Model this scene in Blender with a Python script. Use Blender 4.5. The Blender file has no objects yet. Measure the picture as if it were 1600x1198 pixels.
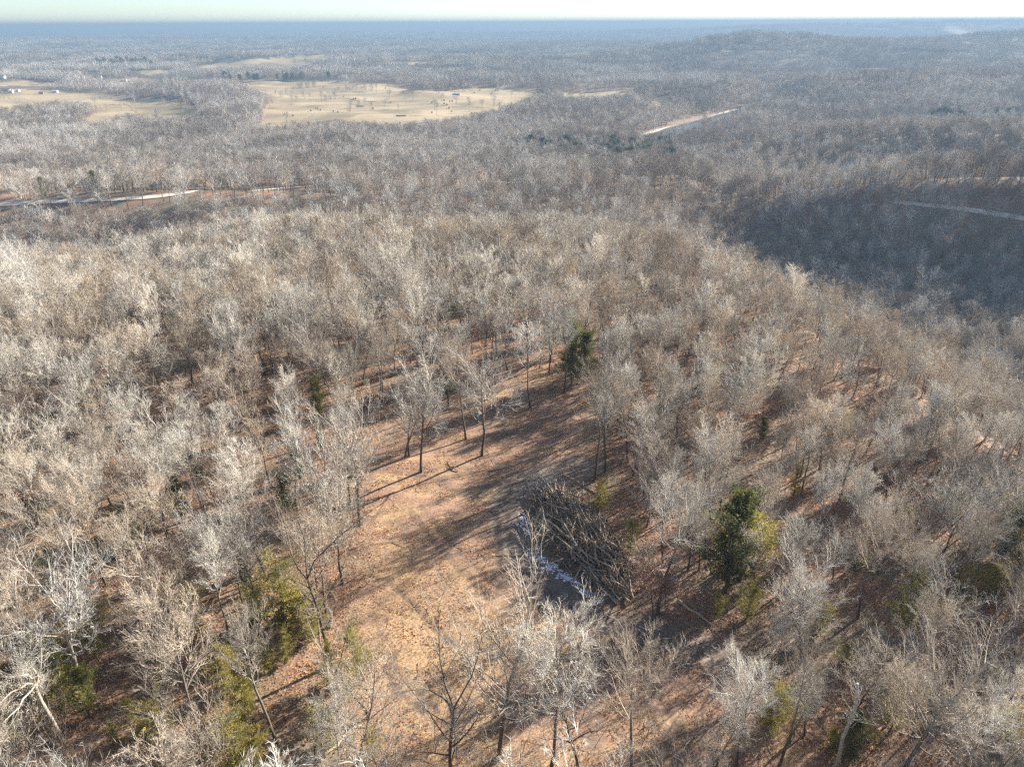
import bpy, math, random
import numpy as np
from mathutils import Matrix, Vector
PI = math.pi
random.seed(7)
rng = np.random.default_rng(7)
sc = bpy.context.scene
COL = sc.collection

# ------------------------------------------------------------------ camera
CAM = np.array([0.0, 0.0, 55.0])
FPX = 1111.0                                   # focal length in pixels of the 1600 px wide photograph
PITCH = math.atan((599 - 36.5) / FPX)
ROLL = math.radians(0.32)
Fv = np.array([0, math.cos(PITCH), -math.sin(PITCH)])
R0 = np.array([1.0, 0, 0]); U0 = np.array([0, math.sin(PITCH), math.cos(PITCH)])
Uv = U0 * math.cos(ROLL) + R0 * math.sin(ROLL)
Rv = R0 * math.cos(ROLL) - U0 * math.sin(ROLL)
cd = bpy.data.cameras.new('camera'); cam = bpy.data.objects.new('camera', cd); COL.objects.link(cam)
M = Matrix.Identity(4)
for i in range(3):
    M[i][0] = Rv[i]; M[i][1] = Uv[i]; M[i][2] = -Fv[i]; M[i][3] = CAM[i]
cam.matrix_world = M
cd.sensor_width = 36; cd.lens = 36 * FPX / 1600; cd.clip_start = 0.5; cd.clip_end = 60000
sc.camera = cam

# ------------------------------------------------------------------ sky, sun, exposure
SUN_EL = math.radians(22); SUN_AZ = math.radians(55)    # azimuth from +Y towards +X
world = bpy.data.worlds.new('World'); sc.world = world; world.use_nodes = True
wn = world.node_tree.nodes; wl = world.node_tree.links
for n in list(wn): wn.remove(n)
wo = wn.new('ShaderNodeOutputWorld'); wb = wn.new('ShaderNodeBackground'); ws = wn.new('ShaderNodeTexSky')
ws.sky_type = 'NISHITA'; ws.sun_disc = False
ws.sun_elevation = SUN_EL; ws.sun_rotation = SUN_AZ
ws.altitude = 250; ws.air_density = 0.75; ws.dust_density = 0.2; ws.ozone_density = 2.2
wb.inputs['Strength'].default_value = 0.05
wl.new(ws.outputs[0], wb.inputs[0]); wl.new(wb.outputs[0], wo.inputs[0])
sd = bpy.data.lights.new('sun', 'SUN'); sun = bpy.data.objects.new('sun', sd); COL.objects.link(sun)
sd.energy = 5.0; sd.angle = math.radians(0.53); sd.color = (1.0, 0.94, 0.85)
sdir = Vector((math.sin(SUN_AZ) * math.cos(SUN_EL), math.cos(SUN_AZ) * math.cos(SUN_EL), math.sin(SUN_EL)))
sun.rotation_euler = sdir.to_track_quat('Z', 'Y').to_euler(); sun.location = (0, 0, 400)
sc.view_settings.view_transform = 'Standard'; sc.view_settings.look = 'None'
sc.view_settings.exposure = 1.98; sc.view_settings.gamma = 1.0; sc.view_settings.use_curve_mapping = False
sc.render.engine = 'CYCLES'
cy = sc.cycles
cy.max_bounces = 5; cy.diffuse_bounces = 3; cy.glossy_bounces = 2; cy.transmission_bounces = 2; cy.volume_bounces = 1
cy.transparent_max_bounces = 4; cy.caustics_reflective = False; cy.caustics_refractive = False
cy.use_denoising = False
sc.render.film_transparent = False

# ------------------------------------------------------------------ noise and terrain
TAB = rng.random((256, 256))
def vnoise(x, y):
    xi = np.floor(x).astype(int); yi = np.floor(y).astype(int)
    fx = x - xi; fy = y - yi
    fx = fx * fx * (3 - 2 * fx); fy = fy * fy * (3 - 2 * fy)
    a = TAB[xi & 255, yi & 255]; b = TAB[(xi + 1) & 255, yi & 255]
    c = TAB[xi & 255, (yi + 1) & 255]; d = TAB[(xi + 1) & 255, (yi + 1) & 255]
    return (a * (1 - fx) + b * fx) * (1 - fy) + (c * (1 - fx) + d * fx) * fy - 0.5
def fbm(x, y, o=4):
    s = 0; a = 1.0
    for k in range(o):
        s = s + a * vnoise(x * 2**k + 17.3 * k, y * 2**k + 9.1 * k); a *= 0.5
    return s
def sst(a, b, x):
    t = np.clip((x - a) / (b - a), 0, 1); return t * t * (3 - 2 * t)
def gauss(x, y, cx, cy_, sx, sy, rot=0.0):
    dx = x - cx; dy = y - cy_; c = math.cos(rot); s = math.sin(rot)
    u = (dx * c + dy * s) / sx; v = (-dx * s + dy * c) / sy
    return np.exp(-(u * u + v * v))
def H(x, y):
    x = np.asarray(x, float); y = np.asarray(y, float)
    d = np.hypot(x, y)
    A = np.interp(y, [-300, 0, 40, 112, 190, 300, 420, 600, 800, 3000, 6000, 10000, 20000],
                  [-14, -3, 0, 0, -8, -26, -38, -56, -60, -60, -52, -40, -22])
    xb = np.interp(y, [0, 105, 160, 230, 300, 450, 700], [85, 62, 52, 40, 38, 70, 300])
    right = sst(0, 75, x - xb) * (1 - sst(500, 900, y))
    z = A * (1 - right) + (-66) * right
    left = sst(30, 170, -x - 25) * (1 - sst(260, 380, y))
    z = z - left * 11
    # the hollow in front of the gravel road and the road's own spur
    lx = sst(60, -120, x)
    z = z - 13 * gauss(x, y, -190, 312, 190, 42, -0.12) + 9 * gauss(x, y, -200, 405, 200, 30, -0.12)
    # hills on the right beyond the creek valley
    z = z + 46 * gauss(x, y, 300, 368, 190, 50, -0.42) + 34 * gauss(x, y, 470, 655, 220, 70, 0.0) - 8 * gauss(x, y, 300, 530, 200, 45) - 9 * gauss(x, y, -165, 240, 40, 32) - 7 * gauss(x, y, -95, 185, 30, 26)
    z = z + 48 * gauss(x, y, 1250, 1450, 560, 150, 0.1) + 22 * gauss(x, y, 480, 1280, 200, 80, 0.0)
    z = z + 58 * sst(200, 700, x + fbm(x / 300, y / 300 + 4) * 150) * np.exp(-((y - 2350) / 330.0) ** 2) * (1 - 0.5 * sst(2000, 5000, x))
    z = z + 14 * gauss(x, y, -60, 2350, 500, 130, 0.1) + 16 * gauss(x, y, -1000, 2500, 500, 150, -0.1)
    # farthest ridges
    z = z + 84 * sst(500, 2300, x + 200 * fbm(x / 900, 3.1 + y / 4000)) * np.exp(-((y - 6600) / 900.0) ** 2)
    z = z + 30 * sst(1500, 3800, x) * np.exp(-((y - 9500) / 900.0) ** 2)
    amp = np.interp(d, [0, 60, 150, 400, 900, 1600, 3000, 8000, 20000], [0.5, 0.7, 4.0, 8, 8, 20, 30, 18, 16])
    z = z + amp * fbm(x / 210 + 3.7, y / 160 + 1.3, 3) + 0.25 * fbm(x / 6.0, y / 6.0, 2)
    z = z + np.interp(d, [0, 2000, 4500, 9000, 20000], [0, 0, 30, 30, 26]) * fbm(x / 1700 + 1.7, y / 560 + 8.2, 3)
    # the flat river bottom
    rv = np.exp(-(np.abs(y - (854 + (x - 157) * 1.44)) / 110.0) ** 3) * sst(90, 150, x) * (1 - sst(420, 520, x))
    z = z * (1 - rv) + (-66) * rv
    return z
def project(P):
    P = np.asarray(P, float); q = P - CAM
    dz = q @ Fv
    dz = np.where(np.abs(dz) < 1e-6, 1e-6, dz)
    u = 800 + FPX * (q @ Rv) / dz; v = 599 - FPX * (q @ Uv) / dz
    return u, v, dz
TS = np.geomspace(25, 19000, 1500)
def ray(u, v):
    return Fv + Rv * (u - 800) / FPX - Uv * (v - 599) / FPX
def hit(u, v):
    D = ray(u, v)
    P = CAM[None] + TS[:, None] * D[None]
    below = P[:, 2] < H(P[:, 0], P[:, 1])
    if not below.any():
        i = len(TS) - 1; return P[i]
    i = int(np.argmax(below)); a, b = TS[max(i - 1, 0)], TS[i]
    for _ in range(18):
        m = (a + b) / 2; p = CAM + m * D
        if p[2] < H(p[0], p[1]): b = m
        else: a = m
    p = CAM + b * D; p[2] = float(H(p[0], p[1])); return p
def height_to(p, vtop):
    lo, hi = 0.5, 60
    for _ in range(30):
        m = (lo + hi) / 2; _, v, _ = project(np.array([p[0], p[1], p[2] + m]))
        if v > vtop: lo = m
        else: hi = m
    return lo
def inpoly(u, v, poly):
    u = np.asarray(u); v = np.asarray(v); r = np.zeros(u.shape, bool); n = len(poly)
    for i in range(n):
        x1, y1 = poly[i]; x2, y2 = poly[(i + 1) % n]
        if y1 == y2: continue
        c = ((y1 > v) != (y2 > v)) & (u < (x2 - x1) * (v - y1) / (y2 - y1) + x1)
        r ^= c
    return r
def softpoly(u, v, poly, rad):
    s = 0; k = 0
    for a in range(8):
        for rr in (0.45, 1.0):
            s = s + inpoly(u + math.cos(a * PI / 4) * rad * rr, v + math.sin(a * PI / 4) * rad * rr * 0.7, poly); k += 1
    return s / k

# ------------------------------------------------------------------ pixel outlines used as a survey of the land
CLEARING = [(588, 690), (600, 645), (650, 612), (700, 598), (760, 585), (820, 573), (880, 578), (915, 600), (918, 700), (925, 745), (850, 745),
            (830, 790), (835, 850), (880, 900), (950, 945), (1010, 975), (1120, 985), (1180, 1030), (1290, 1260), (540, 1260), (560, 1100),
            (545, 960), (590, 870), (570, 790)]
CLEAR_BASE = [(575, 700), (590, 655), (650, 618), (700, 600), (820, 582), (925, 600), (935, 700), (960, 740), (1000, 850), (1060, 930), (1130, 955), (1215, 1030), (1200, 1085),
              (1060, 1125), (560, 1125), (550, 1100), (530, 960), (575, 870), (560, 790)]
CLEAR_VIEW = [(610, 800), (600, 700), (640, 640), (700, 615), (900, 610), (905, 740), (985, 900), (990, 950), (1060, 980), (1160, 1000), (1165, 1050), (1000, 1035), (860, 1010), (820, 960),
              (770, 1010), (690, 1010), (640, 1130), (600, 1050), (575, 940), (600, 870)]
DIRT = [(770, 770), (800, 745), (870, 720), (925, 705), (925, 745), (850, 750), (815, 790), (825, 850), (880, 905), (960, 950), (1060, 990), (1140, 1000),
        (1190, 1050), (1120, 1050), (1000, 1005), (900, 975), (830, 930), (780, 870), (765, 820)]
GRASSY = [(590, 880), (640, 860), (700, 880), (760, 900), (800, 1000), (760, 1100), (850, 1198), (950, 1260), (700, 1230), (620, 1130), (585, 1050)]
FIELDS = [
    [(408, 200), (410, 172), (424, 158), (412, 148), (365, 137), (350, 128), (372, 124), (430, 126), (520, 127), (600, 131), (640, 140), (700, 143), (745, 138), (810, 137),
     (850, 141), (850, 152), (800, 165), (775, 176), (715, 190), (620, 199), (540, 192), (480, 197)],
    [(-60, 143), (0, 139), (60, 141), (150, 147), (230, 152), (292, 161), (318, 180), (300, 186), (200, 184), (150, 196), (115, 198), (160, 168), (90, 160), (50, 168), (-60, 176)],
    [(118, 123), (200, 121), (262, 128), (285, 133), (240, 136), (170, 132)],
    [(296, 106), (400, 92), (520, 85), (528, 91), (470, 97), (505, 101), (460, 111), (340, 110)],
    [(880, 145), (990, 139), (1000, 149), (930, 153), (880, 156)],
    [(835, 86), (900, 83), (930, 84), (925, 89), (850, 90)],
    [(1080, 80), (1120, 78), (1150, 79), (1140, 82)],
    [(-60, 121), (20, 126), (60, 128), (100, 133), (60, 136), (-60, 132)],
    [(30, 99), (110, 94), (125, 97), (60, 102)],
    [(690, 86), (760, 83), (775, 86), (705, 89)],
    [(180, 113), (250, 110), (290, 113), (230, 117)],
    [(600, 98), (650, 96), (690, 98), (660, 101), (610, 101)],
    [(540, 84), (600, 82), (630, 83), (590, 86)],
    [(1015, 158), (1045, 148), (1050, 158), (1030, 170)],
]
CLAY = [[(138, 68), (150, 62), (175, 62), (172, 68)], [(370, 83), (400, 78), (450, 79), (440, 82), (390, 84)], [(1470, 44), (1490, 40), (1525, 52), (1505, 58), (1478, 53)]]
ROADS = [([(-60, 324), (0, 320), (100, 315), (190, 312), (245, 308), (300, 303), (400, 297), (490, 291)], 5.0),
         ([(560, 287), (625, 282), (700, 281), (780, 285), (820, 290)], 6.0),
         ([(-40, 278), (60, 277), (125, 279)], 6.0),
         ([(1395, 316), (1450, 322), (1500, 327), (1560, 336), (1620, 346)], 2.4)]

# ------------------------------------------------------------------ materials
def new_mat(name):
    m = bpy.data.materials.new(name); m.use_nodes = True
    nt = m.node_tree
    for n in list(nt.nodes): nt.nodes.remove(n)
    o = nt.nodes.new('ShaderNodeOutputMaterial'); b = nt.nodes.new('ShaderNodeBsdfPrincipled')
    b.inputs['Roughness'].default_value = 0.85
    b.inputs['Specular IOR Level'].default_value = 0.25
    nt.links.new(b.outputs[0], o.inputs[0])
    return m, nt, b
def rgb(c): return (c[0], c[1], c[2], 1)
def ramp(nt, fac, stops):
    r = nt.nodes.new('ShaderNodeValToRGB'); e = r.color_ramp.elements
    e[0].position = stops[0][0]; e[0].color = rgb(stops[0][1]); e[1].position = stops[-1][0]; e[1].color = rgb(stops[-1][1])
    for p, c in stops[1:-1]:
        k = e.new(p); k.color = rgb(c)
    nt.links.new(fac, r.inputs[0]); return r.outputs[0]
def noise(nt, scale, detail=4, rough=0.6, coord='Object', dist=0.0, vec=None):
    n = nt.nodes.new('ShaderNodeTexNoise'); n.inputs['Scale'].default_value = scale
    n.inputs['Detail'].default_value = detail; n.inputs['Roughness'].default_value = rough; n.inputs['Distortion'].default_value = dist
    if vec is None:
        t = nt.nodes.new('ShaderNodeTexCoord'); vec = t.outputs[coord]
    nt.links.new(vec, n.inputs['Vector']); return n.outputs['Fac']
def mix(nt, fac, a, b, mode='MIX'):
    m = nt.nodes.new('ShaderNodeMix'); m.data_type = 'RGBA'; m.blend_type = mode
    for s, v in ((m.inputs[0], fac), (m.inputs[6], a), (m.inputs[7], b)):
        if isinstance(v, (int, float)): s.default_value = v
        elif isinstance(v, tuple): s.default_value = rgb(v)
        else: nt.links.new(v, s)
    return m.outputs[2]
def attr(nt, name):
    a = nt.nodes.new('ShaderNodeAttribute'); a.attribute_name = name; return a.outputs['Fac']
def rand(nt):
    o = nt.nodes.new('ShaderNodeObjectInfo'); return o.outputs['Random']
def maprange(nt, v, a, b, c, d):
    m = nt.nodes.new('ShaderNodeMapRange'); nt.links.new(v, m.inputs[0])
    for i, k in enumerate((a, b, c, d)): m.inputs[i + 1].default_value = k
    return m.outputs[0]

def bark_mat(name, lo, hi, blotch=None, base=None):
    """lo/hi: two tones between which single trees differ; blotch: mottling; base: tone of the lower trunk (older, rougher bark)"""
    m, nt, b = new_mat(name)
    mid = tuple((l + h) / 2 for l, h in zip(lo, hi))
    c = ramp(nt, rand(nt), [(0.0, lo), (0.3, (mid[0] * 1.02, mid[1] * .92, mid[2] * .84)), (0.6, (mid[0] * .95, mid[1] * .98, mid[2] * 1.02)), (1.0, hi)])
    if base:
        t = nt.nodes.new('ShaderNodeTexCoord'); s = nt.nodes.new('ShaderNodeSeparateXYZ'); nt.links.new(t.outputs['Object'], s.inputs[0])
        f = maprange(nt, s.outputs[2], 3.0, 13.0, 0.0, 1.0)
        c = mix(nt, f, base, c)
    if blotch:
        nz = noise(nt, 2.5, 3, 0.7)
        c = mix(nt, ramp(nt, nz, [(0.46, (0, 0, 0)), (0.60, (1, 1, 1))]), c, blotch)
    nz2 = noise(nt, 9.0, 2, 0.7)
    c = mix(nt, 0.55, c, ramp(nt, nz2, [(0.3, (0.45, 0.45, 0.45)), (0.7, (1.0, 1.0, 1.0))]), 'MULTIPLY')
    nt.links.new(c, b.inputs['Base Color']); return m
MAT = {}
MAT['oak_trunk'] = bark_mat('oak_bark', (0.20, 0.17, 0.14), (0.36, 0.32, 0.27), None, (0.10, 0.08, 0.065))
MAT['oak_twig'] = bark_mat('oak_twig', (0.32, 0.28, 0.22), (0.82, 0.755, 0.64))
MAT['dark_trunk'] = bark_mat('dark_bark', (0.09, 0.075, 0.06), (0.16, 0.135, 0.11))
MAT['dark_twig'] = bark_mat('dark_twig', (0.22, 0.185, 0.15), (0.38, 0.33, 0.27))
MAT['pale_trunk'] = bark_mat('pale_bark', (0.55, 0.52, 0.46), (0.75, 0.72, 0.66), (0.34, 0.31, 0.26), (0.30, 0.27, 0.22))
MAT['pale_twig'] = bark_mat('pale_twig', (0.46, 0.42, 0.35), (0.66, 0.61, 0.53))
MAT['far_twig'] = bark_mat("far_twig", (0.40, 0.365, 0.31), (0.76, 0.71, 0.63))
MAT['far_twig_dark'] = bark_mat('far_twig_dark', (0.22, 0.19, 0.155), (0.44, 0.385, 0.32))
MAT['far_twig_pale'] = bark_mat('far_twig_pale', (0.44, 0.40, 0.34), (0.64, 0.60, 0.53))
MAT['brush_twig'] = bark_mat('brush_twig', (0.22, 0.165, 0.12), (0.48, 0.41, 0.32))
def leaf_mat(name, stops, trans=0.25):
    m, nt, b = new_mat(name)
    c = ramp(nt, noise(nt, 1.1, 3, 0.7), stops)
    v = ramp(nt, rand(nt), [(0, (0.7, 0.75, 0.8)), (1, (1.15, 1.1, 1.0))])
    c = mix(nt, 1.0, c, v, 'MULTIPLY')
    nt.links.new(c, b.inputs['Base Color'])
    tr = nt.nodes.new('ShaderNodeBsdfTranslucent'); nt.links.new(c, tr.inputs[0])
    ms = nt.nodes.new('ShaderNodeMixShader'); ms.inputs[0].default_value = trans
    nt.links.new(b.outputs[0], ms.inputs[1]); nt.links.new(tr.outputs[0], ms.inputs[2])
    nt.links.new(ms.outputs[0], [n for n in nt.nodes if n.type == 'OUTPUT_MATERIAL'][0].inputs[0])
    return m
MAT['cedar_dark'] = leaf_mat('dark_cedar_foliage', [(0.35, (0.055, 0.07, 0.02)), (0.5, (0.12, 0.13, 0.038)), (0.66, (0.25, 0.225, 0.07))], .4)
MAT['cedar_yellow'] = leaf_mat('yellow_cedar_foliage', [(0.35, (0.18, 0.18, 0.045)), (0.5, (0.34, 0.30, 0.075)), (0.66, (0.58, 0.44, 0.12))], 0.4)
MAT['pine_far'] = leaf_mat('pine_needles', [(0.35, (0.025, 0.045, 0.028)), (0.5, (0.045, 0.07, 0.04)), (0.66, (0.08, 0.105, 0.055))])
MAT['russet'] = leaf_mat('russet_leaf', [(0.35, (0.30, 0.13, 0.09)), (0.5, (0.44, 0.22, 0.16)), (0.66, (0.56, 0.33, 0.25))], 0.35)
MAT['tan_leaf'] = leaf_mat('clinging_dry_leaf', [(0.35, (0.34, 0.24, 0.15)), (0.5, (0.50, 0.38, 0.25)), (0.66, (0.66, 0.54, 0.38))], 0.3)
MAT['leaf_litter'] = leaf_mat('dry_leaf', [(0.35, (0.19, 0.085, 0.045)), (0.5, (0.40, 0.21, 0.11)), (0.66, (0.66, 0.48, 0.30))], 0.15)
MAT['dry_grass'] = leaf_mat('dry_grass_blade', [(0.35, (0.34, 0.24, 0.14)), (0.5, (0.50, 0.38, 0.23)), (0.66, (0.66, 0.54, 0.36))], 0.3)

def ground_mat():
    m, nt, b = new_mat('leaf_strewn_ground')
    litter = ramp(nt, noise(nt, 3.2, 6, 0.75), [(0.32, (0.10, 0.055, 0.035)), (0.47, (0.24, 0.13, 0.08)), (0.56, (0.37, 0.225, 0.14)), (0.68, (0.56, 0.40, 0.26))])
    litter = mix(nt, ramp(nt, noise(nt, 0.09, 3, 0.6), [(0.42, (0, 0, 0)), (0.62, (1, 1, 1))]), litter, (0.20, 0.165, 0.115))
    straw = ramp(nt, noise(nt, 4.5, 5, 0.7), [(0.30, (0.18, 0.115, 0.07)), (0.45, (0.35, 0.22, 0.12)), (0.58, (0.52, 0.35, 0.19)), (0.7, (0.68, 0.49, 0.29))])
    redbr = ramp(nt, noise(nt, 5.5, 5, 0.75), [(0.32, (0.15, 0.08, 0.055)), (0.48, (0.27, 0.155, 0.10)), (0.66, (0.46, 0.31, 0.215))])
    tcm = nt.nodes.new('ShaderNodeTexCoord'); mpm = nt.nodes.new('ShaderNodeMapping'); mpm.inputs['Rotation'].default_value = (0, 0, -0.5); mpm.inputs['Scale'].default_value = (0.35, 1.3, 1)
    nt.links.new(tcm.outputs['Object'], mpm.inputs[0])
    patch = ramp(nt, noise(nt, 0.22, 6, 0.7, dist=0.8, vec=mpm.outputs[0]), [(0.47, (0, 0, 0)), (0.60, (1, 1, 1))])
    clr = mix(nt, patch, redbr, straw)
    grey = ramp(nt, noise(nt, 0.35, 4, 0.6), [(0.50, (0, 0, 0)), (0.66, (0.8, 0.8, 0.8))])
    clr = mix(nt, grey, clr, (0.20, 0.145, 0.105))
    c = mix(nt, attr(nt, 'clear'), litter, clr)
    gm = nt.nodes.new('ShaderNodeMath'); gm.operation = 'MULTIPLY'; nt.links.new(attr(nt, 'grassy'), gm.inputs[0]); nt.links.new(ramp(nt, noise(nt, 0.5, 4, 0.7, dist=0.5), [(0.40, (0.15, 0.15, 0.15)), (0.55, (1, 1, 1))]), gm.inputs[1])
    c = mix(nt, gm.outputs[0], c, straw)
    dirt = ramp(nt, noise(nt, 2.4, 6, 0.7), [(0.30, (0.11, 0.085, 0.065)), (0.5, (0.19, 0.15, 0.115)), (0.70, (0.31, 0.25, 0.19))])
    c = mix(nt, attr(nt, 'dirt'), c, dirt)
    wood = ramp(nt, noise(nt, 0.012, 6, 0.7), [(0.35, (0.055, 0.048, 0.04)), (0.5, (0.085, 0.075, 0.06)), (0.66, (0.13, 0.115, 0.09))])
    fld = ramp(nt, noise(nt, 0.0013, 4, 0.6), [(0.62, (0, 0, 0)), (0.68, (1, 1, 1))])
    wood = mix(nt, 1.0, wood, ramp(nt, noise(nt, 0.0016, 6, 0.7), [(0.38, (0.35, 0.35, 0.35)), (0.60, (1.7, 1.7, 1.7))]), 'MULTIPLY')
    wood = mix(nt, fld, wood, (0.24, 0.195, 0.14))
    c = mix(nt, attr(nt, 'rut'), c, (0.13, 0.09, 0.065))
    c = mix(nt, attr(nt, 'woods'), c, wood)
    nt.links.new(c, b.inputs['Base Color'])
    bp = nt.nodes.new('ShaderNodeBump'); bp.inputs['Strength'].default_value = 0.5; bp.inputs['Distance'].default_value = 0.12
    nt.links.new(noise(nt, 4.0, 5, 0.7), bp.inputs['Height']); nt.links.new(bp.outputs[0], b.inputs['Normal'])
    return m
def simple_noise_mat(name, scale, stops, rough=0.9, detail=5, bump=0.0):
    m, nt, b = new_mat(name); n = noise(nt, scale, detail, 0.65)
    nt.links.new(ramp(nt, n, stops), b.inputs['Base Color']); b.inputs['Roughness'].default_value = rough
    if bump:
        bp = nt.nodes.new('ShaderNodeBump'); bp.inputs['Strength'].default_value = bump; bp.inputs['Distance'].default_value = 0.1
        nt.links.new(noise(nt, scale * 4, 4), bp.inputs['Height']); nt.links.new(bp.outputs[0], b.inputs['Normal'])
    return m
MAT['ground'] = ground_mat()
def field_mat():
    m, nt, b = new_mat('winter_pasture')
    c = ramp(nt, noise(nt, 0.012, 5, 0.6, dist=0.5), [(0.36, (0.24, 0.19, 0.11)), (0.5, (0.37, 0.28, 0.165)), (0.64, (0.46, 0.355, 0.22))])
    s = nt.nodes.new('ShaderNodeTexCoord'); mp = nt.nodes.new('ShaderNodeMapping'); mp.inputs['Scale'].default_value = (0.25, 3.0, 1); mp.inputs['Rotation'].default_value = (0, 0, 0.15)
    nt.links.new(s.outputs['Object'], mp.inputs[0])
    st = noise(nt, 0.02, 4, 0.6, vec=mp.outputs[0])
    c = mix(nt, 0.6, c, ramp(nt, st, [(0.35, (0.72, 0.75, 0.70)), (0.65, (1.1, 1.08, 1.05))]), 'MULTIPLY')
    nt.links.new(c, b.inputs['Base Color']); return m
MAT['field'] = field_mat()
MAT['clay'] = simple_noise_mat('cut_clay', 0.01, [(0.3, (0.27, 0.185, 0.115)), (0.7, (0.38, 0.27, 0.18))])
MAT['gravel'] = simple_noise_mat('pale_gravel', 0.5, [(0.3, (0.58, 0.49, 0.39)), (0.5, (0.70, 0.61, 0.50)), (0.7, (0.80, 0.72, 0.60))], 0.95)
MAT['snow'] = simple_noise_mat('old_snow', 3.0, [(0.3, (0.72, 0.76, 0.82)), (0.7, (0.88, 0.90, 0.93))], 0.6)
MAT['log'] = bark_mat('weathered_log', (0.21, 0.155, 0.11), (0.52, 0.43, 0.32))
MAT['log_pale'] = bark_mat('barkless_log', (0.46, 0.38, 0.29), (0.66, 0.58, 0.47))
MAT['cut_wood'] = simple_noise_mat('cut_wood_end', 8.0, [(0.3, (0.50, 0.38, 0.24)), (0.7, (0.66, 0.54, 0.38))])
MAT['bale'] = simple_noise_mat('weathered_hay', 2.0, [(0.3, (0.13, 0.10, 0.06)), (0.7, (0.27, 0.21, 0.13))])
MAT['bale_end'] = simple_noise_mat('hay_bale_end', 2.0, [(0.3, (0.42, 0.35, 0.23)), (0.7, (0.58, 0.50, 0.34))])
MAT['bale_white'] = simple_noise_mat('white_bale_wrap', 2.0, [(0.3, (0.68, 0.69, 0.69)), (0.7, (0.80, 0.80, 0.79))], 0.4)
MAT['white_wall'] = simple_noise_mat('white_siding', 1.0, [(0.3, (0.70, 0.69, 0.66)), (0.7, (0.82, 0.81, 0.78))], 0.6)
MAT['tan_wall'] = simple_noise_mat('tan_siding', 1.0, [(0.3, (0.42, 0.36, 0.28)), (0.7, (0.52, 0.45, 0.36))], 0.7)
MAT['red_wall'] = simple_noise_mat('red_brown_siding', 1.0, [(0.3, (0.30, 0.12, 0.09)), (0.7, (0.38, 0.17, 0.12))], 0.7)
MAT['metal_roof'] = simple_noise_mat('pale_metal_roof', 0.6, [(0.3, (0.55, 0.56, 0.57)), (0.7, (0.72, 0.73, 0.73))], 0.35)
MAT['grey_roof'] = simple_noise_mat('grey_shingle', 2.0, [(0.3, (0.11, 0.11, 0.12)), (0.7, (0.20, 0.20, 0.21))], 0.8)
MAT['dark_open'] = simple_noise_mat('dark_glass', 1.0, [(0.3, (0.03, 0.035, 0.04)), (0.7, (0.06, 0.065, 0.07))], 0.2)
mw, ntw, bw = new_mat('river_water'); bw.inputs['Base Color'].default_value = (0.10, 0.12, 0.12, 1); bw.inputs['Roughness'].default_value = 0.2
bw.inputs['Specular IOR Level'].default_value = 0.6
bpw = ntw.nodes.new('ShaderNodeBump'); bpw.inputs['Strength'].default_value = 0.6; ntw.links.new(noise(ntw, 0.6, 3), bpw.inputs['Height']); ntw.links.new(bpw.outputs[0], bw.inputs['Normal'])
MAT['water'] = mw

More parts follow.
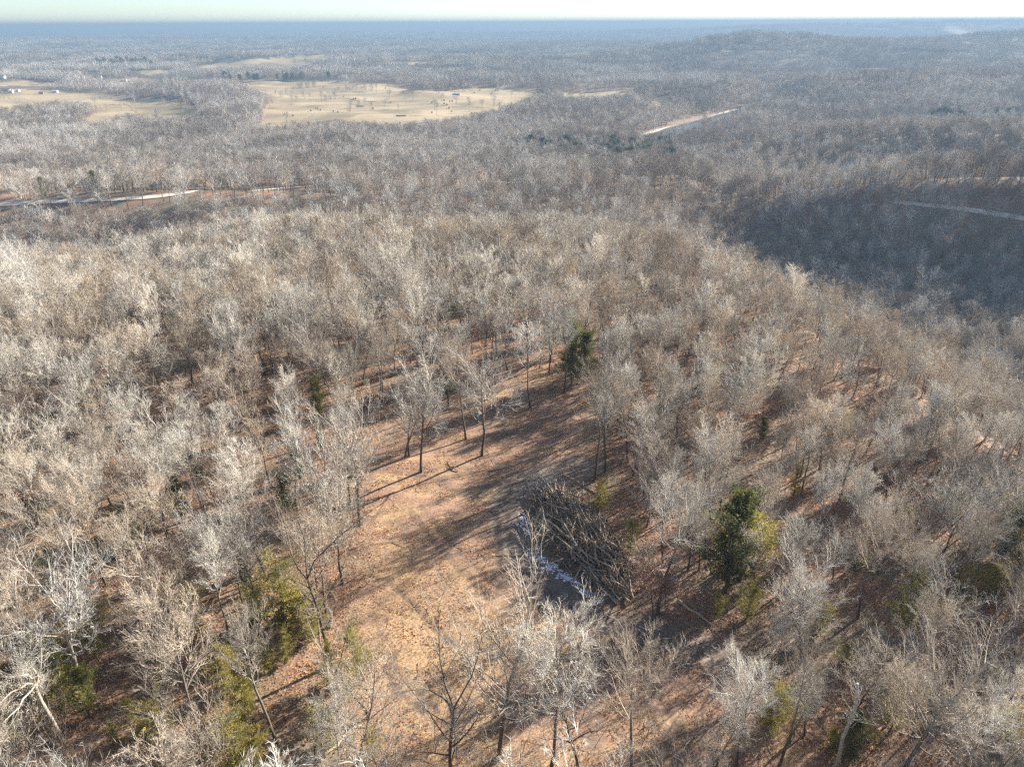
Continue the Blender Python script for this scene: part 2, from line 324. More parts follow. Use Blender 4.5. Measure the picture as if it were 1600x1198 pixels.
# ------------------------------------------------------------------ mesh building
class MB:
    def __init__(s): s.v = []; s.f = []; s.m = []; s.n = 0; s.sm = []
    def add(s, V, F, mi=0, smooth=False):
        V = np.asarray(V, np.float32).reshape(-1, 3); F = np.asarray(F, np.int64)
        s.v.append(V); s.f.append(F + s.n); s.m.append(np.full(len(F), mi, np.int32)); s.sm.append(np.full(len(F), smooth)); s.n += len(V)
    def tubes(s, P, R, k=3, mi=0, smooth=False, cap=False):
        """P (N,K,3) centre lines, R (N,K) radii"""
        N, K, _ = P.shape
        if N == 0: return
        T = np.empty_like(P); T[:, 1:-1] = P[:, 2:] - P[:, :-2]; T[:, 0] = P[:, 1] - P[:, 0]; T[:, -1] = P[:, -1] - P[:, -2]
        T /= np.linalg.norm(T, axis=2, keepdims=True) + 1e-9
        ref = np.where(np.abs(T[:, :1, 2:3]) > 0.9, np.array([1.0, 0, 0]), np.array([0, 0, 1.0]))
        A = np.cross(T, np.broadcast_to(ref, T.shape)); A /= np.linalg.norm(A, axis=2, keepdims=True) + 1e-9
        B = np.cross(T, A)
        th = np.arange(k) * 2 * PI / k
        V = P[:, :, None] + R[:, :, None, None] * (np.cos(th)[None, None, :, None] * A[:, :, None] + np.sin(th)[None, None, :, None] * B[:, :, None])
        i = np.arange(N)[:, None, None] * K * k; j = np.arange(K - 1)[None, :, None] * k; q = np.arange(k)[None, None, :]; q2 = (q + 1) % k
        F = np.stack([i + j + q, i + j + k + q, i + j + k + q2, i + j + q2], -1).reshape(-1, 4)
        s.add(V, F, mi, smooth)
        if cap:
            base = s.n - N * K * k
            for e in (0, K - 1):
                idx = base + np.arange(N)[:, None] * K * k + e * k + np.arange(k)[None]
                if e: idx = idx[:, ::-1]
                s.f.append(idx); s.m.append(np.full(N, cap if isinstance(cap, int) and cap is not True else mi, np.int32)); s.sm.append(np.full(N, False))
    def spikes(s, P, D, r, mi=0):
        """three-sided slivers from P along D (length included)"""
        N = len(P)
        if N == 0: return
        T = D / (np.linalg.norm(D, axis=1, keepdims=True) + 1e-9)
        A = np.cross(T, rng.normal(size=T.shape)); A /= np.linalg.norm(A, axis=1, keepdims=True) + 1e-9
        B = np.cross(T, A); th = np.arange(3) * 2 * PI / 3
        r = np.broadcast_to(r, (N,))
        V = np.concatenate([P[:, None] + r[:, None, None] * (np.cos(th)[None, :, None] * A[:, None] + np.sin(th)[None, :, None] * B[:, None]), (P + D)[:, None]], 1)
        i = np.arange(N)[:, None] * 4
        F = np.stack([i + np.array([[0, 1, 3]]), i + np.array([[1, 2, 3]]), i + np.array([[2, 0, 3]])], 1).reshape(-1, 3)
        s.add(V, F, mi)
    def quads(s, C, A, B, mi=0):
        V = np.stack([C - A - B, C + A - B, C + A + B, C - A + B], 1); i = np.arange(len(C))[:, None] * 4
        s.add(V, i + np.arange(4)[None], mi)
    def tris(s, C, A, B, mi=0):
        V = np.stack([C - A, C + A, C + B], 1); i = np.arange(len(C))[:, None] * 3
        s.add(V, i + np.arange(3)[None], mi)
    def box(s, c, d, mi=0):
        c = np.array(c, float); d = np.array(d, float) / 2
        V = np.array([[x, y, z] for x in (-1, 1) for y in (-1, 1) for z in (-1, 1)]) * d + c
        s.add(V, [[0, 1, 3, 2], [4, 6, 7, 5], [0, 4, 5, 1], [2, 3, 7, 6], [0, 2, 6, 4], [1, 5, 7, 3]], mi)
    def mesh(s, name, mats):
        me = bpy.data.meshes.new(name)
        V = np.concatenate(s.v); me.vertices.add(len(V)); me.vertices.foreach_set('co', V.astype(np.float32).ravel())
        sizes = np.concatenate([np.full(len(f), f.shape[1]) for f in s.f]); flat = np.concatenate([f.ravel() for f in s.f])
        me.loops.add(len(flat)); me.loops.foreach_set('vertex_index', flat.astype(np.int32))
        me.polygons.add(len(sizes)); st = np.concatenate([[0], np.cumsum(sizes)[:-1]]).astype(np.int32)
        me.polygons.foreach_set('loop_start', st)
        me.polygons.foreach_set('material_index', np.concatenate(s.m).astype(np.int32))
        me.polygons.foreach_set('use_smooth', np.concatenate(s.sm).astype(bool))
        for m in mats: me.materials.append(MAT[m])
        me.update(calc_edges=True); return me
def obj(name, me, parent=None, link=True):
    o = bpy.data.objects.new(name, me)
    if link: COL.objects.link(o)
    if parent: o.parent = parent
    return o
def tag(o, label=None, cat=None, group=None, kind=None):
    if label: o['label'] = label
    if cat: o['category'] = cat
    if group: o['group'] = group
    if kind: o['kind'] = kind
    return o
def empty(name, loc, rz=0.0, s=1.0, sz=None):
    o = bpy.data.objects.new(name, None); COL.objects.link(o); o.empty_display_size = 0.5
    o.location = loc; o.rotation_euler = (0, 0, rz); o.scale = (s, s, sz or s); return o

# ------------------------------------------------------------------ the ground: a fan of cells out to the horizon
azf = np.radians(np.arange(-43, 43.01, 0.24)); azc = np.radians(np.arange(49, 311.1, 6))
az = np.concatenate([azf, azc]); nA = len(az)
rad = np.concatenate([[4.0], np.geomspace(8, 18000, 640)]); nR = len(rad)
AZ, RD = np.meshgrid(az, rad); GX = np.sin(AZ) * RD; GY = np.cos(AZ) * RD; GZ = H(GX, GY)
far = sst(8000, 11000, RD)
GZ = GZ + far * (6 + 9 * fbm(GX / 60, GY / 60, 2))            # the canopy of woods too far off to tell trees apart
GV = np.stack([GX, GY, GZ], -1).reshape(-1, 3)
ii = np.arange(nR - 1)[:, None] * nA; jj = np.arange(nA)[None]; j2 = (jj + 1) % nA
GF = np.stack([ii + jj, ii + j2, ii + nA + j2, ii + nA + jj], -1).reshape(-1, 4)
fc = GV[GF].mean(1); fu, fv, fd = project(fc)
front = (fd > 20) & (fu > -150) & (fu < 1750)
cls = np.zeros(len(GF), int)
wob = 2.2 * vnoise(fc[:, 0] / 25, fc[:, 1] / 25) * 2
for p in FIELDS: cls[front & (fd > 500) & (fd < 7000) & inpoly(fu + wob * 2, fv + wob, p)] = 1
for p in CLAY: cls[front & (fd > 1500) & inpoly(fu, fv, p)] = 2
def sub_mesh(name, mask, matn, attrs=None):
    F = GF[mask]; used, inv = np.unique(F, return_inverse=True); F = inv.reshape(-1, 4)
    mb = MB(); mb.add(GV[used], F, 0, True); me = mb.mesh(name, [matn])
    if attrs:
        for k, a in attrs.items():
            at = me.attributes.new(k, 'FLOAT', 'POINT'); at.data.foreach_set('value', a[used].astype(np.float32))
    return me
vu, vv, vd = project(GV); near = (vd > 5) & (vd < 260)
wn1 = 14 * fbm(GV[:, 0] / 5, GV[:, 1] / 5, 3)
def mask_attr(poly, r): return np.where(near, softpoly(vu + wn1, vv + wn1, poly, r), 0)
dist = np.hypot(GV[:, 0], GV[:, 1])
RUTS = [[(600, 1045), (622, 1080), (660, 1110)], [(612, 1040), (640, 1075), (680, 1105)], [(790, 800), (800, 880), (880, 945), (1000, 990), (1100, 1020)], [(775, 800), (782, 890), (860, 965), (980, 1015), (1090, 1045)],
        [(900, 690), (830, 735), (778, 790)], [(640, 800), (690, 860), (760, 930)], [(655, 790), (705, 850), (778, 915)], [(600, 900), (660, 960), (740, 1040)], [(930, 1010), (1000, 1090), (1060, 1198)], [(955, 1000), (1025, 1080), (1090, 1198)]]
RUT = np.zeros(len(GV)); nv = np.where(near)[0]; cst = GV[nv, :2]
for pl in RUTS:
    W = np.array([hit(*q)[:2] for q in pl])
    for A_, B_2 in zip(W[:-1], W[1:]):
        ab = B_2 - A_; t_ = np.clip(((cst - A_) @ ab) / (ab @ ab), 0, 1); dd = np.linalg.norm(cst - (A_ + t_[:, None] * ab), axis=1) + .15 * fbm(cst[:, 0] * 1.1, cst[:, 1] * 1.1, 2)
        RUT[nv] = np.maximum(RUT[nv], .75 * (1 - sst(.15, .55, dd)) * (1 + vnoise(cst[:, 0] / 2, cst[:, 1] / 2)))
GV[:, 2] -= .10 * np.clip(RUT, 0, 1)
g = obj('ground', sub_mesh('ground', cls == 0, 'ground', {
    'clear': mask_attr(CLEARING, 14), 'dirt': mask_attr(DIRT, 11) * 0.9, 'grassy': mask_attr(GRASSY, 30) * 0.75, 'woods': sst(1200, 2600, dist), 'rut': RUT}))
tag(g, kind='structure')
tag(obj('pasture', sub_mesh('pasture', cls == 1, 'field')), kind='structure')
tag(obj('bare_clay_ground', sub_mesh('bare_clay_ground', cls == 2, 'clay')), kind='structure')

def ribbon(name, pts, width, matn, lift=0.3, zfix=None, n=60):
    P = np.array([hit(u, v) for u, v in pts])[:, :2]
    s = np.concatenate([[0], np.cumsum(np.linalg.norm(np.diff(P, axis=0), axis=1))])
    t = np.linspace(0, s[-1], n); C = np.stack([np.interp(t, s, P[:, 0]), np.interp(t, s, P[:, 1])], 1)
    for _ in range(6): C[1:-1] = (C[:-2] + 2 * C[1:-1] + C[2:]) / 4
    T = np.gradient(C, axis=0); T /= np.linalg.norm(T, axis=1, keepdims=True); Nn = np.stack([-T[:, 1], T[:, 0]], 1)
    w = width * (1 + 0.25 * vnoise(t / 15, t * 0 + 3))
    rows = []
    for k in (-0.5, -0.17, 0.17, 0.5):
        Q = C + Nn * (w * k)[:, None]; z = H(Q[:, 0], Q[:, 1]) + lift if zfix is None else np.full(n, zfix)
        rows.append(np.stack([Q[:, 0], Q[:, 1], z], 1))
    V = np.stack(rows, 1).reshape(-1, 3); F = []
    for i in range(n - 1):
        for k in range(3): F.append((i * 4 + k, i * 4 + k + 1, (i + 1) * 4 + k + 1, (i + 1) * 4 + k))
    mb = MB(); mb.add(V, F, 0, True); o = obj(name, mb.mesh(name, [matn])); tag(o, kind='structure'); return C
ROADPX = []; ROADC = []
for pts, w in ROADS:
    ROADC.append(ribbon('gravel_road', pts, w, 'gravel')); ROADPX.append(pts)
ribbon('field_track', [(409, 199), (411, 182), (417, 167), (430, 158), (452, 154.5), (500, 156), (560, 158)], 4.5, 'clay', 0.25)
ribbon('field_track', [(160, 172), (172, 163), (190, 160), (205, 166), (214, 176)], 4.0, 'clay', 0.25)
RIVER = [(1012, 219), (1036, 211), (1062, 202), (1085, 193), (1110, 187), (1150, 178), (1175, 172)]
def plane_hit(u, v, z):
    D = ray(u, v); t = (z - CAM[2]) / D[2]; return CAM + t * D
rp = np.array([plane_hit(u, v, -65.4)[:2] for u, v in RIVER])
def flat_ribbon(name, P, off, width, z, matn, n=70):
    s = np.concatenate([[0], np.cumsum(np.linalg.norm(np.diff(P, axis=0), axis=1))]); t = np.linspace(0, s[-1], n)
    C = np.stack([np.interp(t, s, P[:, 0]), np.interp(t, s, P[:, 1])], 1)
    for _ in range(6): C[1:-1] = (C[:-2] + 2 * C[1:-1] + C[2:]) / 4
    T = np.gradient(C, axis=0); T /= np.linalg.norm(T, axis=1, keepdims=True); Nn = np.stack([-T[:, 1], T[:, 0]], 1)
    w = width * (1 + 0.6 * vnoise(t / 25, t * 0 + off))
    L = C + Nn * (off + w / 2)[:, None]; Rr = C + Nn * (off - w / 2)[:, None]
    V = np.concatenate([np.c_[L, np.full(n, z)], np.c_[Rr, np.full(n, z)]]); F = [(i, i + 1, n + i + 1, n + i) for i in range(n - 1)]
    mb = MB(); mb.add(V, F); o = obj(name, mb.mesh(name, [matn])); tag(o, kind='structure')
    return C
river_c = flat_ribbon('river', rp, 0.0, 36, -65.6, 'water')
flat_ribbon('gravel_bank', rp, 22.0, 9, -65.4, 'gravel')

# ------------------------------------------------------------------ bare trees
def unit(a): return a / (np.linalg.norm(a, axis=-1, keepdims=True) + 1e-9)
def grow(P0, D, L, K, up=0.08, wob=0.12):
    """polylines: (N,K,3)"""
    P = [P0]; d = unit(D)
    for k in range(K - 1):
        d = unit(d + np.array([0, 0, up]) + rng.normal(size=d.shape) * wob)
        P.append(P[-1] + d * (L / (K - 1))[:, None])
    return np.stack(P, 1)
def offshoots(P, R, m, tmin, tmax, a0, a1, ratio, rr, taper=0.5, lenp=None):
    N, K, _ = P.shape
    t = (tmin + (tmax - tmin) * (np.arange(m)[None] + rng.random((N, m))) / m)
    x = t * (K - 1); i = np.minimum(x.astype(int), K - 2); f = (x - i)[..., None]
    ar = np.arange(N)[:, None]
    base = P[ar, i] * (1 - f) + P[ar, i + 1] * f
    tan = unit(P[ar, i + 1] - P[ar, i])
    rad_ = R[ar, i] * (1 - f[..., 0]) + R[ar, i + 1] * f[..., 0]
    perp = unit(np.cross(tan, rng.normal(size=tan.shape)))
    a = rng.uniform(a0, a1, (N, m))[..., None]
    d = tan * np.cos(a) + perp * np.sin(a)
    pl = np.linalg.norm(P[:, -1] - P[:, 0], axis=1)[:, None] if lenp is None else lenp
    L = pl * ratio * (1 - taper * t) * rng.uniform(0.65, 1.2, (N, m))
    return base.reshape(-1, 3), d.reshape(-1, 3), L.ravel(), (rad_ * rr).ravel()
def tree_shape(lod, h=18.0, crown=0.42, spread=0.30, nl=13, fork=False, gnarl=0.12, tw=1.0, thick=1.0, up=0.10):
    """-> MB of trunk and MB of crown (branches and twigs)"""
    tb, cb = MB(), MB()
    r0 = 0.19 * thick * (h / 18)
    K = 9
    Pt = grow(np.zeros((1, 3)), np.array([[rng.normal() * .05, rng.normal() * .05, 1.0]]), np.array([h * (0.62 if fork else 0.92)]), K, 0.04, 0.045 + gnarl * 0.15)
    rend = 0.45 if fork else 0.12
    Rt = (r0 * np.linspace(1, rend, K) ** 1.0)[None]; Rt[0, 0] *= 1.35
    tb.tubes(Pt, Rt, 8 if lod == 0 else (5 if lod == 1 else 4 if lod == 2 else 3), 0, True)
    limbs_P, limbs_R = [], []
    if fork:
        nf = 3; az_ = rng.random() * 6.28 + np.arange(nf) * 2 * PI / nf + rng.normal(size=nf) * .3
        D = np.stack([np.cos(az_) * .55, np.sin(az_) * .55, np.ones(nf)], 1)
        L = h * rng.uniform(.42, .52, nf)
        Pf = grow(np.repeat(Pt[:, -1], nf, 0), D, L, 6, 0.06, gnarl)
        Rf = r0 * rend * 0.85 * np.linspace(1, .15, 6)[None] * np.ones((nf, 1))
        tb.tubes(Pf, Rf, 6 if lod == 0 else 4 if lod == 1 else 3, 0, True)
        limbs_P.append(Pf); limbs_R.append(Rf)
    # main limbs along the trunk
    t = crown + (0.97 - crown) * (np.arange(nl) + rng.random(nl)) / nl
    x = t * (K - 1); i = np.minimum(x.astype(int), K - 2); f = (x - i)[:, None]
    b = Pt[0, i] * (1 - f) + Pt[0, i + 1] * f; rb = Rt[0, i] * (1 - f[:, 0]) + Rt[0, i + 1] * f[:, 0]
    a = np.arange(nl) * 2.4 + rng.normal(size=nl) * .4 + rng.random() * 6
    el = rng.uniform(0.35, 0.75, nl) + 0.55 * (t - crown)
    D = np.stack([np.cos(a) * np.cos(el), np.sin(a) * np.cos(el), np.sin(el)], 1)
    prof = np.sin(np.clip((t - crown) / (1 - crown), 0, 1) * PI * 0.75 + 0.75)
    L = h * spread * (0.45 + 0.85 * prof) * rng.uniform(.8, 1.25, nl)
    Pl = grow(b, D, L, 6, up, gnarl)
    Rl = np.clip(rb * 0.55, 0.03, 0.10 * thick)[:, None] * np.linspace(1, .18, 6)[None]
    (tb if lod < 1 else cb).tubes(Pl, Rl, 5 if lod == 0 else 3, 0 if lod == 0 else 1, True)
    limbs_P.append(Pl); limbs_R.append(Rl)
    topP = Pt[:, K // 2:][:, [0, 1, 2, 3, 4, 4]] if False else None
    Pl = np.concatenate(limbs_P); Rl = np.concatenate(limbs_R)
    # add the leader top itself as a limb
    lead = Pt[:, -6:]; Pl = np.concatenate([Pl, lead]); Rl = np.concatenate([Rl, Rt[:, -6:]])
    if lod == 0:
        nb, K2, ntw, nst = 10, 4, int(8 * tw + .5), 3
        b, d, L, r = offshoots(Pl, Rl, nb, .18, .98, .45, .95, .55, .6)
        Pb = grow(b, d, L, K2, up * .8, gnarl * 1.1); Rb = np.clip(r, .016, .05)[:, None] * np.linspace(1, .3, K2)[None]
        cb.tubes(Pb, Rb, 3, 0, True)
        b, d, L, r = offshoots(Pb, Rb, ntw, .1, 1.0, .4, .95, .55, .7, .4)
        L = np.clip(L, .35, 2.0)
        Pw = grow(b, d, L, 3, up, gnarl); Rw = np.clip(r, .010, .022)[:, None] * np.array([1, .75, .45])[None]
        cb.tubes(Pw, Rw, 3, 0)
        b, d, L, r = offshoots(Pw, Rw, nst, .2, 1.0, .4, .9, .55, .9, .3)
        cb.spikes(b, d * np.clip(L, .25, .9)[:, None] + np.array([0, 0, .05]), np.clip(r, .010, .015), 0)
    elif lod == 1:
        b, d, L, r = offshoots(Pl, Rl, 8, .18, 1.0, .45, .95, .55, .6)
        Pb = grow(b, d, L, 3, up, gnarl); Rb = np.full((len(b), 1), .035) * np.array([[1, .8, .45]])
        cb.tubes(Pb, Rb, 3, 1)
        b, d, L, r = offshoots(Pb, Rb, int(8 * tw), .1, 1.0, .4, .95, .62, 1, .4)
        L = np.clip(L, .5, 2.0); cb.spikes(b, d * L[:, None] + np.array([0, 0, .12]), .021, 1)
        tip = b + d * L[:, None] * .45
        dd = unit(d + rng.normal(size=d.shape) * .55 + np.array([0, 0, .25]))
        cb.spikes(tip, dd * L[:, None] * .75, .016, 1)
        dd = unit(d + rng.normal(size=d.shape) * .55 + np.array([0, 0, .25]))
        cb.spikes(b + d * L[:, None] * .25, dd * L[:, None] * .75, .016, 1)
    elif lod == 2:
        b, d, L, r = offshoots(Pl, Rl, 9, .18, 1.0, .45, .95, .6, .6)
        cb.spikes(b, d * L[:, None] + np.array([0, 0, .25]), .045, 1)
        b2 = np.concatenate([b + d * L[:, None] * q for q in (.1, .3, .5, .7, .9)]); d2 = np.tile(d, (5, 1)); L2 = np.tile(L, 5)
        dd = unit(d2 + rng.normal(size=d2.shape) * .6 + np.array([0, 0, .3]))
        cb.spikes(b2, dd * L2[:, None] * .55, .028, 1)
    else:
        b, d, L, r = offshoots(Pl, Rl, 4, .2, 1.0, .4, .95, .75, .6)
        cb.spikes(b, d * L[:, None] + np.array([0, 0, .4]), .12, 1)
    return tb, cb
def merge(a, b):
    r = MB()
    for s in (a, b):
        for V in s.v: pass
    off = 0
    for s in (a, b):
        r.v += s.v; r.f += [f + off for f in s.f]; r.m += s.m; r.sm += s.sm; off += s.n
    r.n = off; return r
KINDS = {   # crown, spread, nl, fork, gnarl, tw, up, trunk, twig
    'spreading': dict(crown=.44, spread=.27, nl=14, fork=True, gnarl=.12, tw=1.0, up=.14),
    'rounded': dict(crown=.50, spread=.235, nl=15, fork=False, gnarl=.11, tw=1.1, up=.17),
    'slender': dict(crown=.56, spread=.175, nl=14, fork=False, gnarl=.10, tw=1.0, up=.20),
    'pale': dict(crown=.42, spread=.27, nl=11, fork=True, gnarl=.17, tw=.95, up=.10),
    'clinging': dict(crown=.40, spread=.24, nl=12, fork=False, gnarl=.12, tw=.8, up=.14),
    'dark': dict(crown=.38, spread=.26, nl=9, fork=True, gnarl=.14, tw=.55, up=.16),
}
KMAT = {'spreading': ('oak_trunk', 'oak_twig'), 'rounded': ('oak_trunk', 'oak_twig'), 'slender': ('oak_trunk', 'oak_twig'), 'clinging': ('oak_trunk', 'oak_twig'), 'pale': ('pale_trunk', 'pale_twig'), 'dark': ('dark_trunk', 'dark_twig')}
NEAR = {}
for kn, cnt in (('spreading', 4), ('rounded', 4), ('slender', 4), ('pale', 2), ('dark', 2), ('clinging', 2)):
    NEAR[kn] = []
    for q in range(cnt):
        tb, cb = tree_shape(0, **KINDS[kn])
        if kn == 'clinging':
            tip = cb.v[-1].reshape(-1, 4, 3)[:, 3]; tip = tip[rng.random(len(tip)) < .45]; tip = np.repeat(tip, 2, 0) + rng.normal(size=(len(tip) * 2, 3)) * .12
            cb.tris(tip, unit(rng.normal(size=tip.shape)) * .05, unit(rng.normal(size=tip.shape)) * .11, 1)
        NEAR[kn].append((tb.mesh('trunk', [KMAT[kn][0]]), cb.mesh('crown', [KMAT[kn][1], 'tan_leaf'])))
LIB = {1: [], 2: [], 3: []}
def lib_obj(pref, i, mb, mats):
    me = mb.mesh(pref, mats); return bpy.data.objects.new('%s_%02d' % (pref, i), me)
lk = ['spreading', 'rounded', 'slender', 'rounded', 'pale', 'dark', 'spreading', 'rounded']
for lod in (1, 2):
    for i, kn in enumerate(lk):
        far_m = [('oak_trunk', 'far_twig'), ('oak_trunk', 'far_twig_dark'), ('oak_trunk', 'far_twig'), ('oak_trunk', 'far_twig_pale'), ('pale_trunk', 'pale_twig'), ('dark_trunk', 'far_twig_dark'), ('oak_trunk', 'far_twig'), ('oak_trunk', 'far_twig_dark')][i]
        tb, cb = tree_shape(lod, **{**KINDS[kn], 'tw': KINDS[kn]['tw'] * (1.0), 'thick': 1.0 if lod == 1 else 1.3})
        LIB[lod].append(lib_obj('bare_tree_form', i + lod * 10, merge(tb, cb), KMAT[kn] if lod == 1 else far_m))
# far patches: some thirty trees each, 40 m across
for i in range(5):
    mb = MB()
    for q in range(30):
        kn = lk[int(rng.integers(0, 8))]
        tb, cb = tree_shape(3, **{**KINDS[kn], 'nl': 8})
        t = merge(tb, cb); s = rng.uniform(.7, 1.1); ox, oy = rng.uniform(-21, 21, 2)
        for V, F, mi in zip(t.v, t.f, t.m): 
            pass
        for k_ in range(len(t.v)): t.v[k_] = t.v[k_] * s + np.array([ox, oy, 0])
        mt_ = int(rng.choice([1, 2, 3], p=[[.15, .83, .02], [.35, .60, .05], [.55, .30, .15], [.60, .15, .25], [.45, .05, .50]][i])); t.m = [np.where(m_ == 1, mt_, 0).astype(np.int32) for m_ in t.m]
        off = mb.n; mb.v += t.v; mb.f += [f + off for f in t.f]; mb.m += t.m; mb.sm += t.sm; mb.n += t.n
    LIB[3].append(lib_obj('woods_patch_form', i + 30, mb, ('oak_trunk', 'far_twig', 'far_twig_dark', 'far_twig_pale')))
# bare brush for the understorey
def brush_shape(n, h):
    mb = MB(); a = rng.random(n) * 6.28; e = rng.uniform(.7, 1.4, n); L = h * rng.uniform(.4, 1, n)
    D = np.stack([np.cos(a) * np.cos(e), np.sin(a) * np.cos(e), np.sin(e)], 1)
    P0 = np.c_[rng.normal(size=(n, 2)) * .35, np.zeros(n)]
    P = grow(P0, D, L, 4, .05, .14); R = np.full((n, 1), .022) * np.array([[1, .75, .5, .2]]); mb.tubes(P, R, 3, 0)
    b, d, L2, r = offshoots(P, R, 9, .2, 1, .4, .9, .4, .8, .4)
    mb.spikes(b, d * L2[:, None], .012, 0)
    b2 = b + d * L2[:, None] * .5; dd = unit(d + rng.normal(size=d.shape) * .6); mb.spikes(b2, dd * L2[:, None] * .6, .009, 0)
    return mb
BRUSH = [lib_obj('brush_form', 50 + i, brush_shape(n, h), ('brush_twig',)) for i, (n, h) in enumerate([(7, 3.2), (10, 2.4), (3, 6.0), (4, 5.0)])]

def scatter(name, pts, rot, scl, idx, forms, tagk=dict(kind='stuff')):
    """one object whose points each carry one of the forms"""
    coll = bpy.data.collections.new(name + '_forms')
    for o in forms: coll.objects.link(o)
    me = bpy.data.meshes.new(name); me.vertices.add(len(pts)); me.vertices.foreach_set('co', np.asarray(pts, np.float32).ravel())
    for k, a, t in (('rot', rot, 'FLOAT'), ('scl', scl, 'FLOAT_VECTOR'), ('idx', idx, 'INT')):
        at = me.attributes.new(k, t, 'POINT')
        at.data.foreach_set('vector' if t == 'FLOAT_VECTOR' else 'value', np.asarray(a, np.int32 if t == 'INT' else np.float32).ravel())
    o = bpy.data.objects.new(name, me); COL.objects.link(o)
    ng = bpy.data.node_groups.new(name, 'GeometryNodeTree')
    ng.interface.new_socket('Geometry', in_out='INPUT', socket_type='NodeSocketGeometry'); ng.interface.new_socket('Geometry', in_out='OUTPUT', socket_type='NodeSocketGeometry')
    N = ng.nodes; Lk = ng.links
    gi = N.new('NodeGroupInput'); go = N.new('NodeGroupOutput'); iop = N.new('GeometryNodeInstanceOnPoints'); ci = N.new('GeometryNodeCollectionInfo')
    ci.inputs['Collection'].default_value = coll; ci.inputs['Separate Children'].default_value = True; ci.inputs['Reset Children'].default_value = True
    def na(nm, dt):
        a = N.new('GeometryNodeInputNamedAttribute'); a.data_type = dt; a.inputs['Name'].default_value = nm
        return a.outputs['Attribute']
    iop.inputs['Pick Instance'].default_value = True
    Lk.new(gi.outputs[0], iop.inputs['Points']); Lk.new(ci.outputs[0], iop.inputs['Instance']); Lk.new(na('idx', 'INT'), iop.inputs['Instance Index'])
    cx = N.new('ShaderNodeCombineXYZ'); Lk.new(na('rot', 'FLOAT'), cx.inputs[2]); Lk.new(cx.outputs[0], iop.inputs['Rotation']); Lk.new(na('scl', 'FLOAT_VECTOR'), iop.inputs['Scale'])
    Lk.new(iop.outputs[0], go.inputs[0])
    md = o.modifiers.new('scatter', 'NODES'); md.node_group = ng
    tag(o, **tagk); return o

# evergreens
def cedar_shape(n_br, n_spray, size, h=8.0, wid=.26, base=.12, seed=0):
    tb, cb = MB(), MB()
    Pt = grow(np.zeros((1, 3)), np.array([[0, 0, 1.0]]), np.array([h * .97]), 7, .02, .03); Rt = (0.13 * np.linspace(1, .12, 7))[None]
    tb.tubes(Pt, Rt, 6, 0, True)
    t = base + (1 - base) * rng.random(n_br) ** 1.1; x = t * 6; i = np.minimum(x.astype(int), 5); f = (x - i)[:, None]
    b = Pt[0, i] * (1 - f) + Pt[0, i + 1] * f; a = rng.random(n_br) * 6.28; lob = 1 + .45 * np.sin(a * 2 + 1.3 + t * 7) + .2 * np.sin(a * 5 + t * 11)
    el = .15 + .75 * t
    L = h * wid * np.clip(np.sin((1 - t) ** .62 * PI * .80) + .12, .12, 1.1) * lob * rng.uniform(.55, 1.2, n_br)
    D = np.stack([np.cos(a) * np.cos(el), np.sin(a) * np.cos(el), np.sin(el)], 1)
    P = grow(b, D, L, 3, .10, .10); cb.tubes(P, np.full((n_br, 3), .022) * np.array([[1, .7, .3]]), 3, 1)
    q = rng.random((n_br, n_spray)) ** .6
    C = b[:, None] + (P[:, -1] - b)[:, None] * q[..., None] + rng.normal(size=(n_br, n_spray, 3)) * size * .9
    C = C.reshape(-1, 3); n = len(C)
    A = unit(rng.normal(size=(n, 3))); o = np.repeat(D, n_spray, 0); B = unit(o + rng.normal(size=(n, 3)) * .6 + np.array([0, 0, .4]))
    s = size * rng.uniform(.5, 1.2, n)[:, None]
    cb.tris(C, A * s * .35, B * s * 1.1, 0)
    return tb, cb
EV = {}
def ev_pair(key, leafm, *a, **k):
    tb, cb = cedar_shape(*a, **k); EV.setdefault(key, []).append((tb.mesh('trunk', ['dark_trunk']), cb.mesh('crown', [leafm, 'dark_twig'])))
for q in range(3): ev_pair('dark', 'cedar_dark', 130, 85, .17, wid=.21 + .03 * q)
for q in range(3): ev_pair('yellow', 'cedar_yellow', 120, 70, .16, wid=.26 + .03 * q, base=.10)
for q in range(3): ev_pair('pine', 'pine_far', 70, 16, .75, wid=.20 + .04 * q, base=.3)
def leafy_shape():
    tb, cb = tree_shape(1, h=8, crown=.2, spread=.3, nl=12, tw=.8, thick=.8)
    V = cb.v[-1].reshape(-1, 4, 3)[:, 3]; n = 5200; C = V[rng.integers(0, len(V), n)] + rng.normal(size=(n, 3)) * .16
    keep = C[:, 2] < 6.4; C = C[keep]; n = len(C)
    lb = MB(); lb.tris(C, unit(rng.normal(size=(n, 3))) * .07, unit(rng.normal(size=(n, 3))) * .15, 0)
    return merge(tb, cb), lb
_t, _l = leafy_shape(); RUS = (_t.mesh('branches', ['oak_trunk', 'brush_twig']), _l.mesh('leaves', ['russet']))

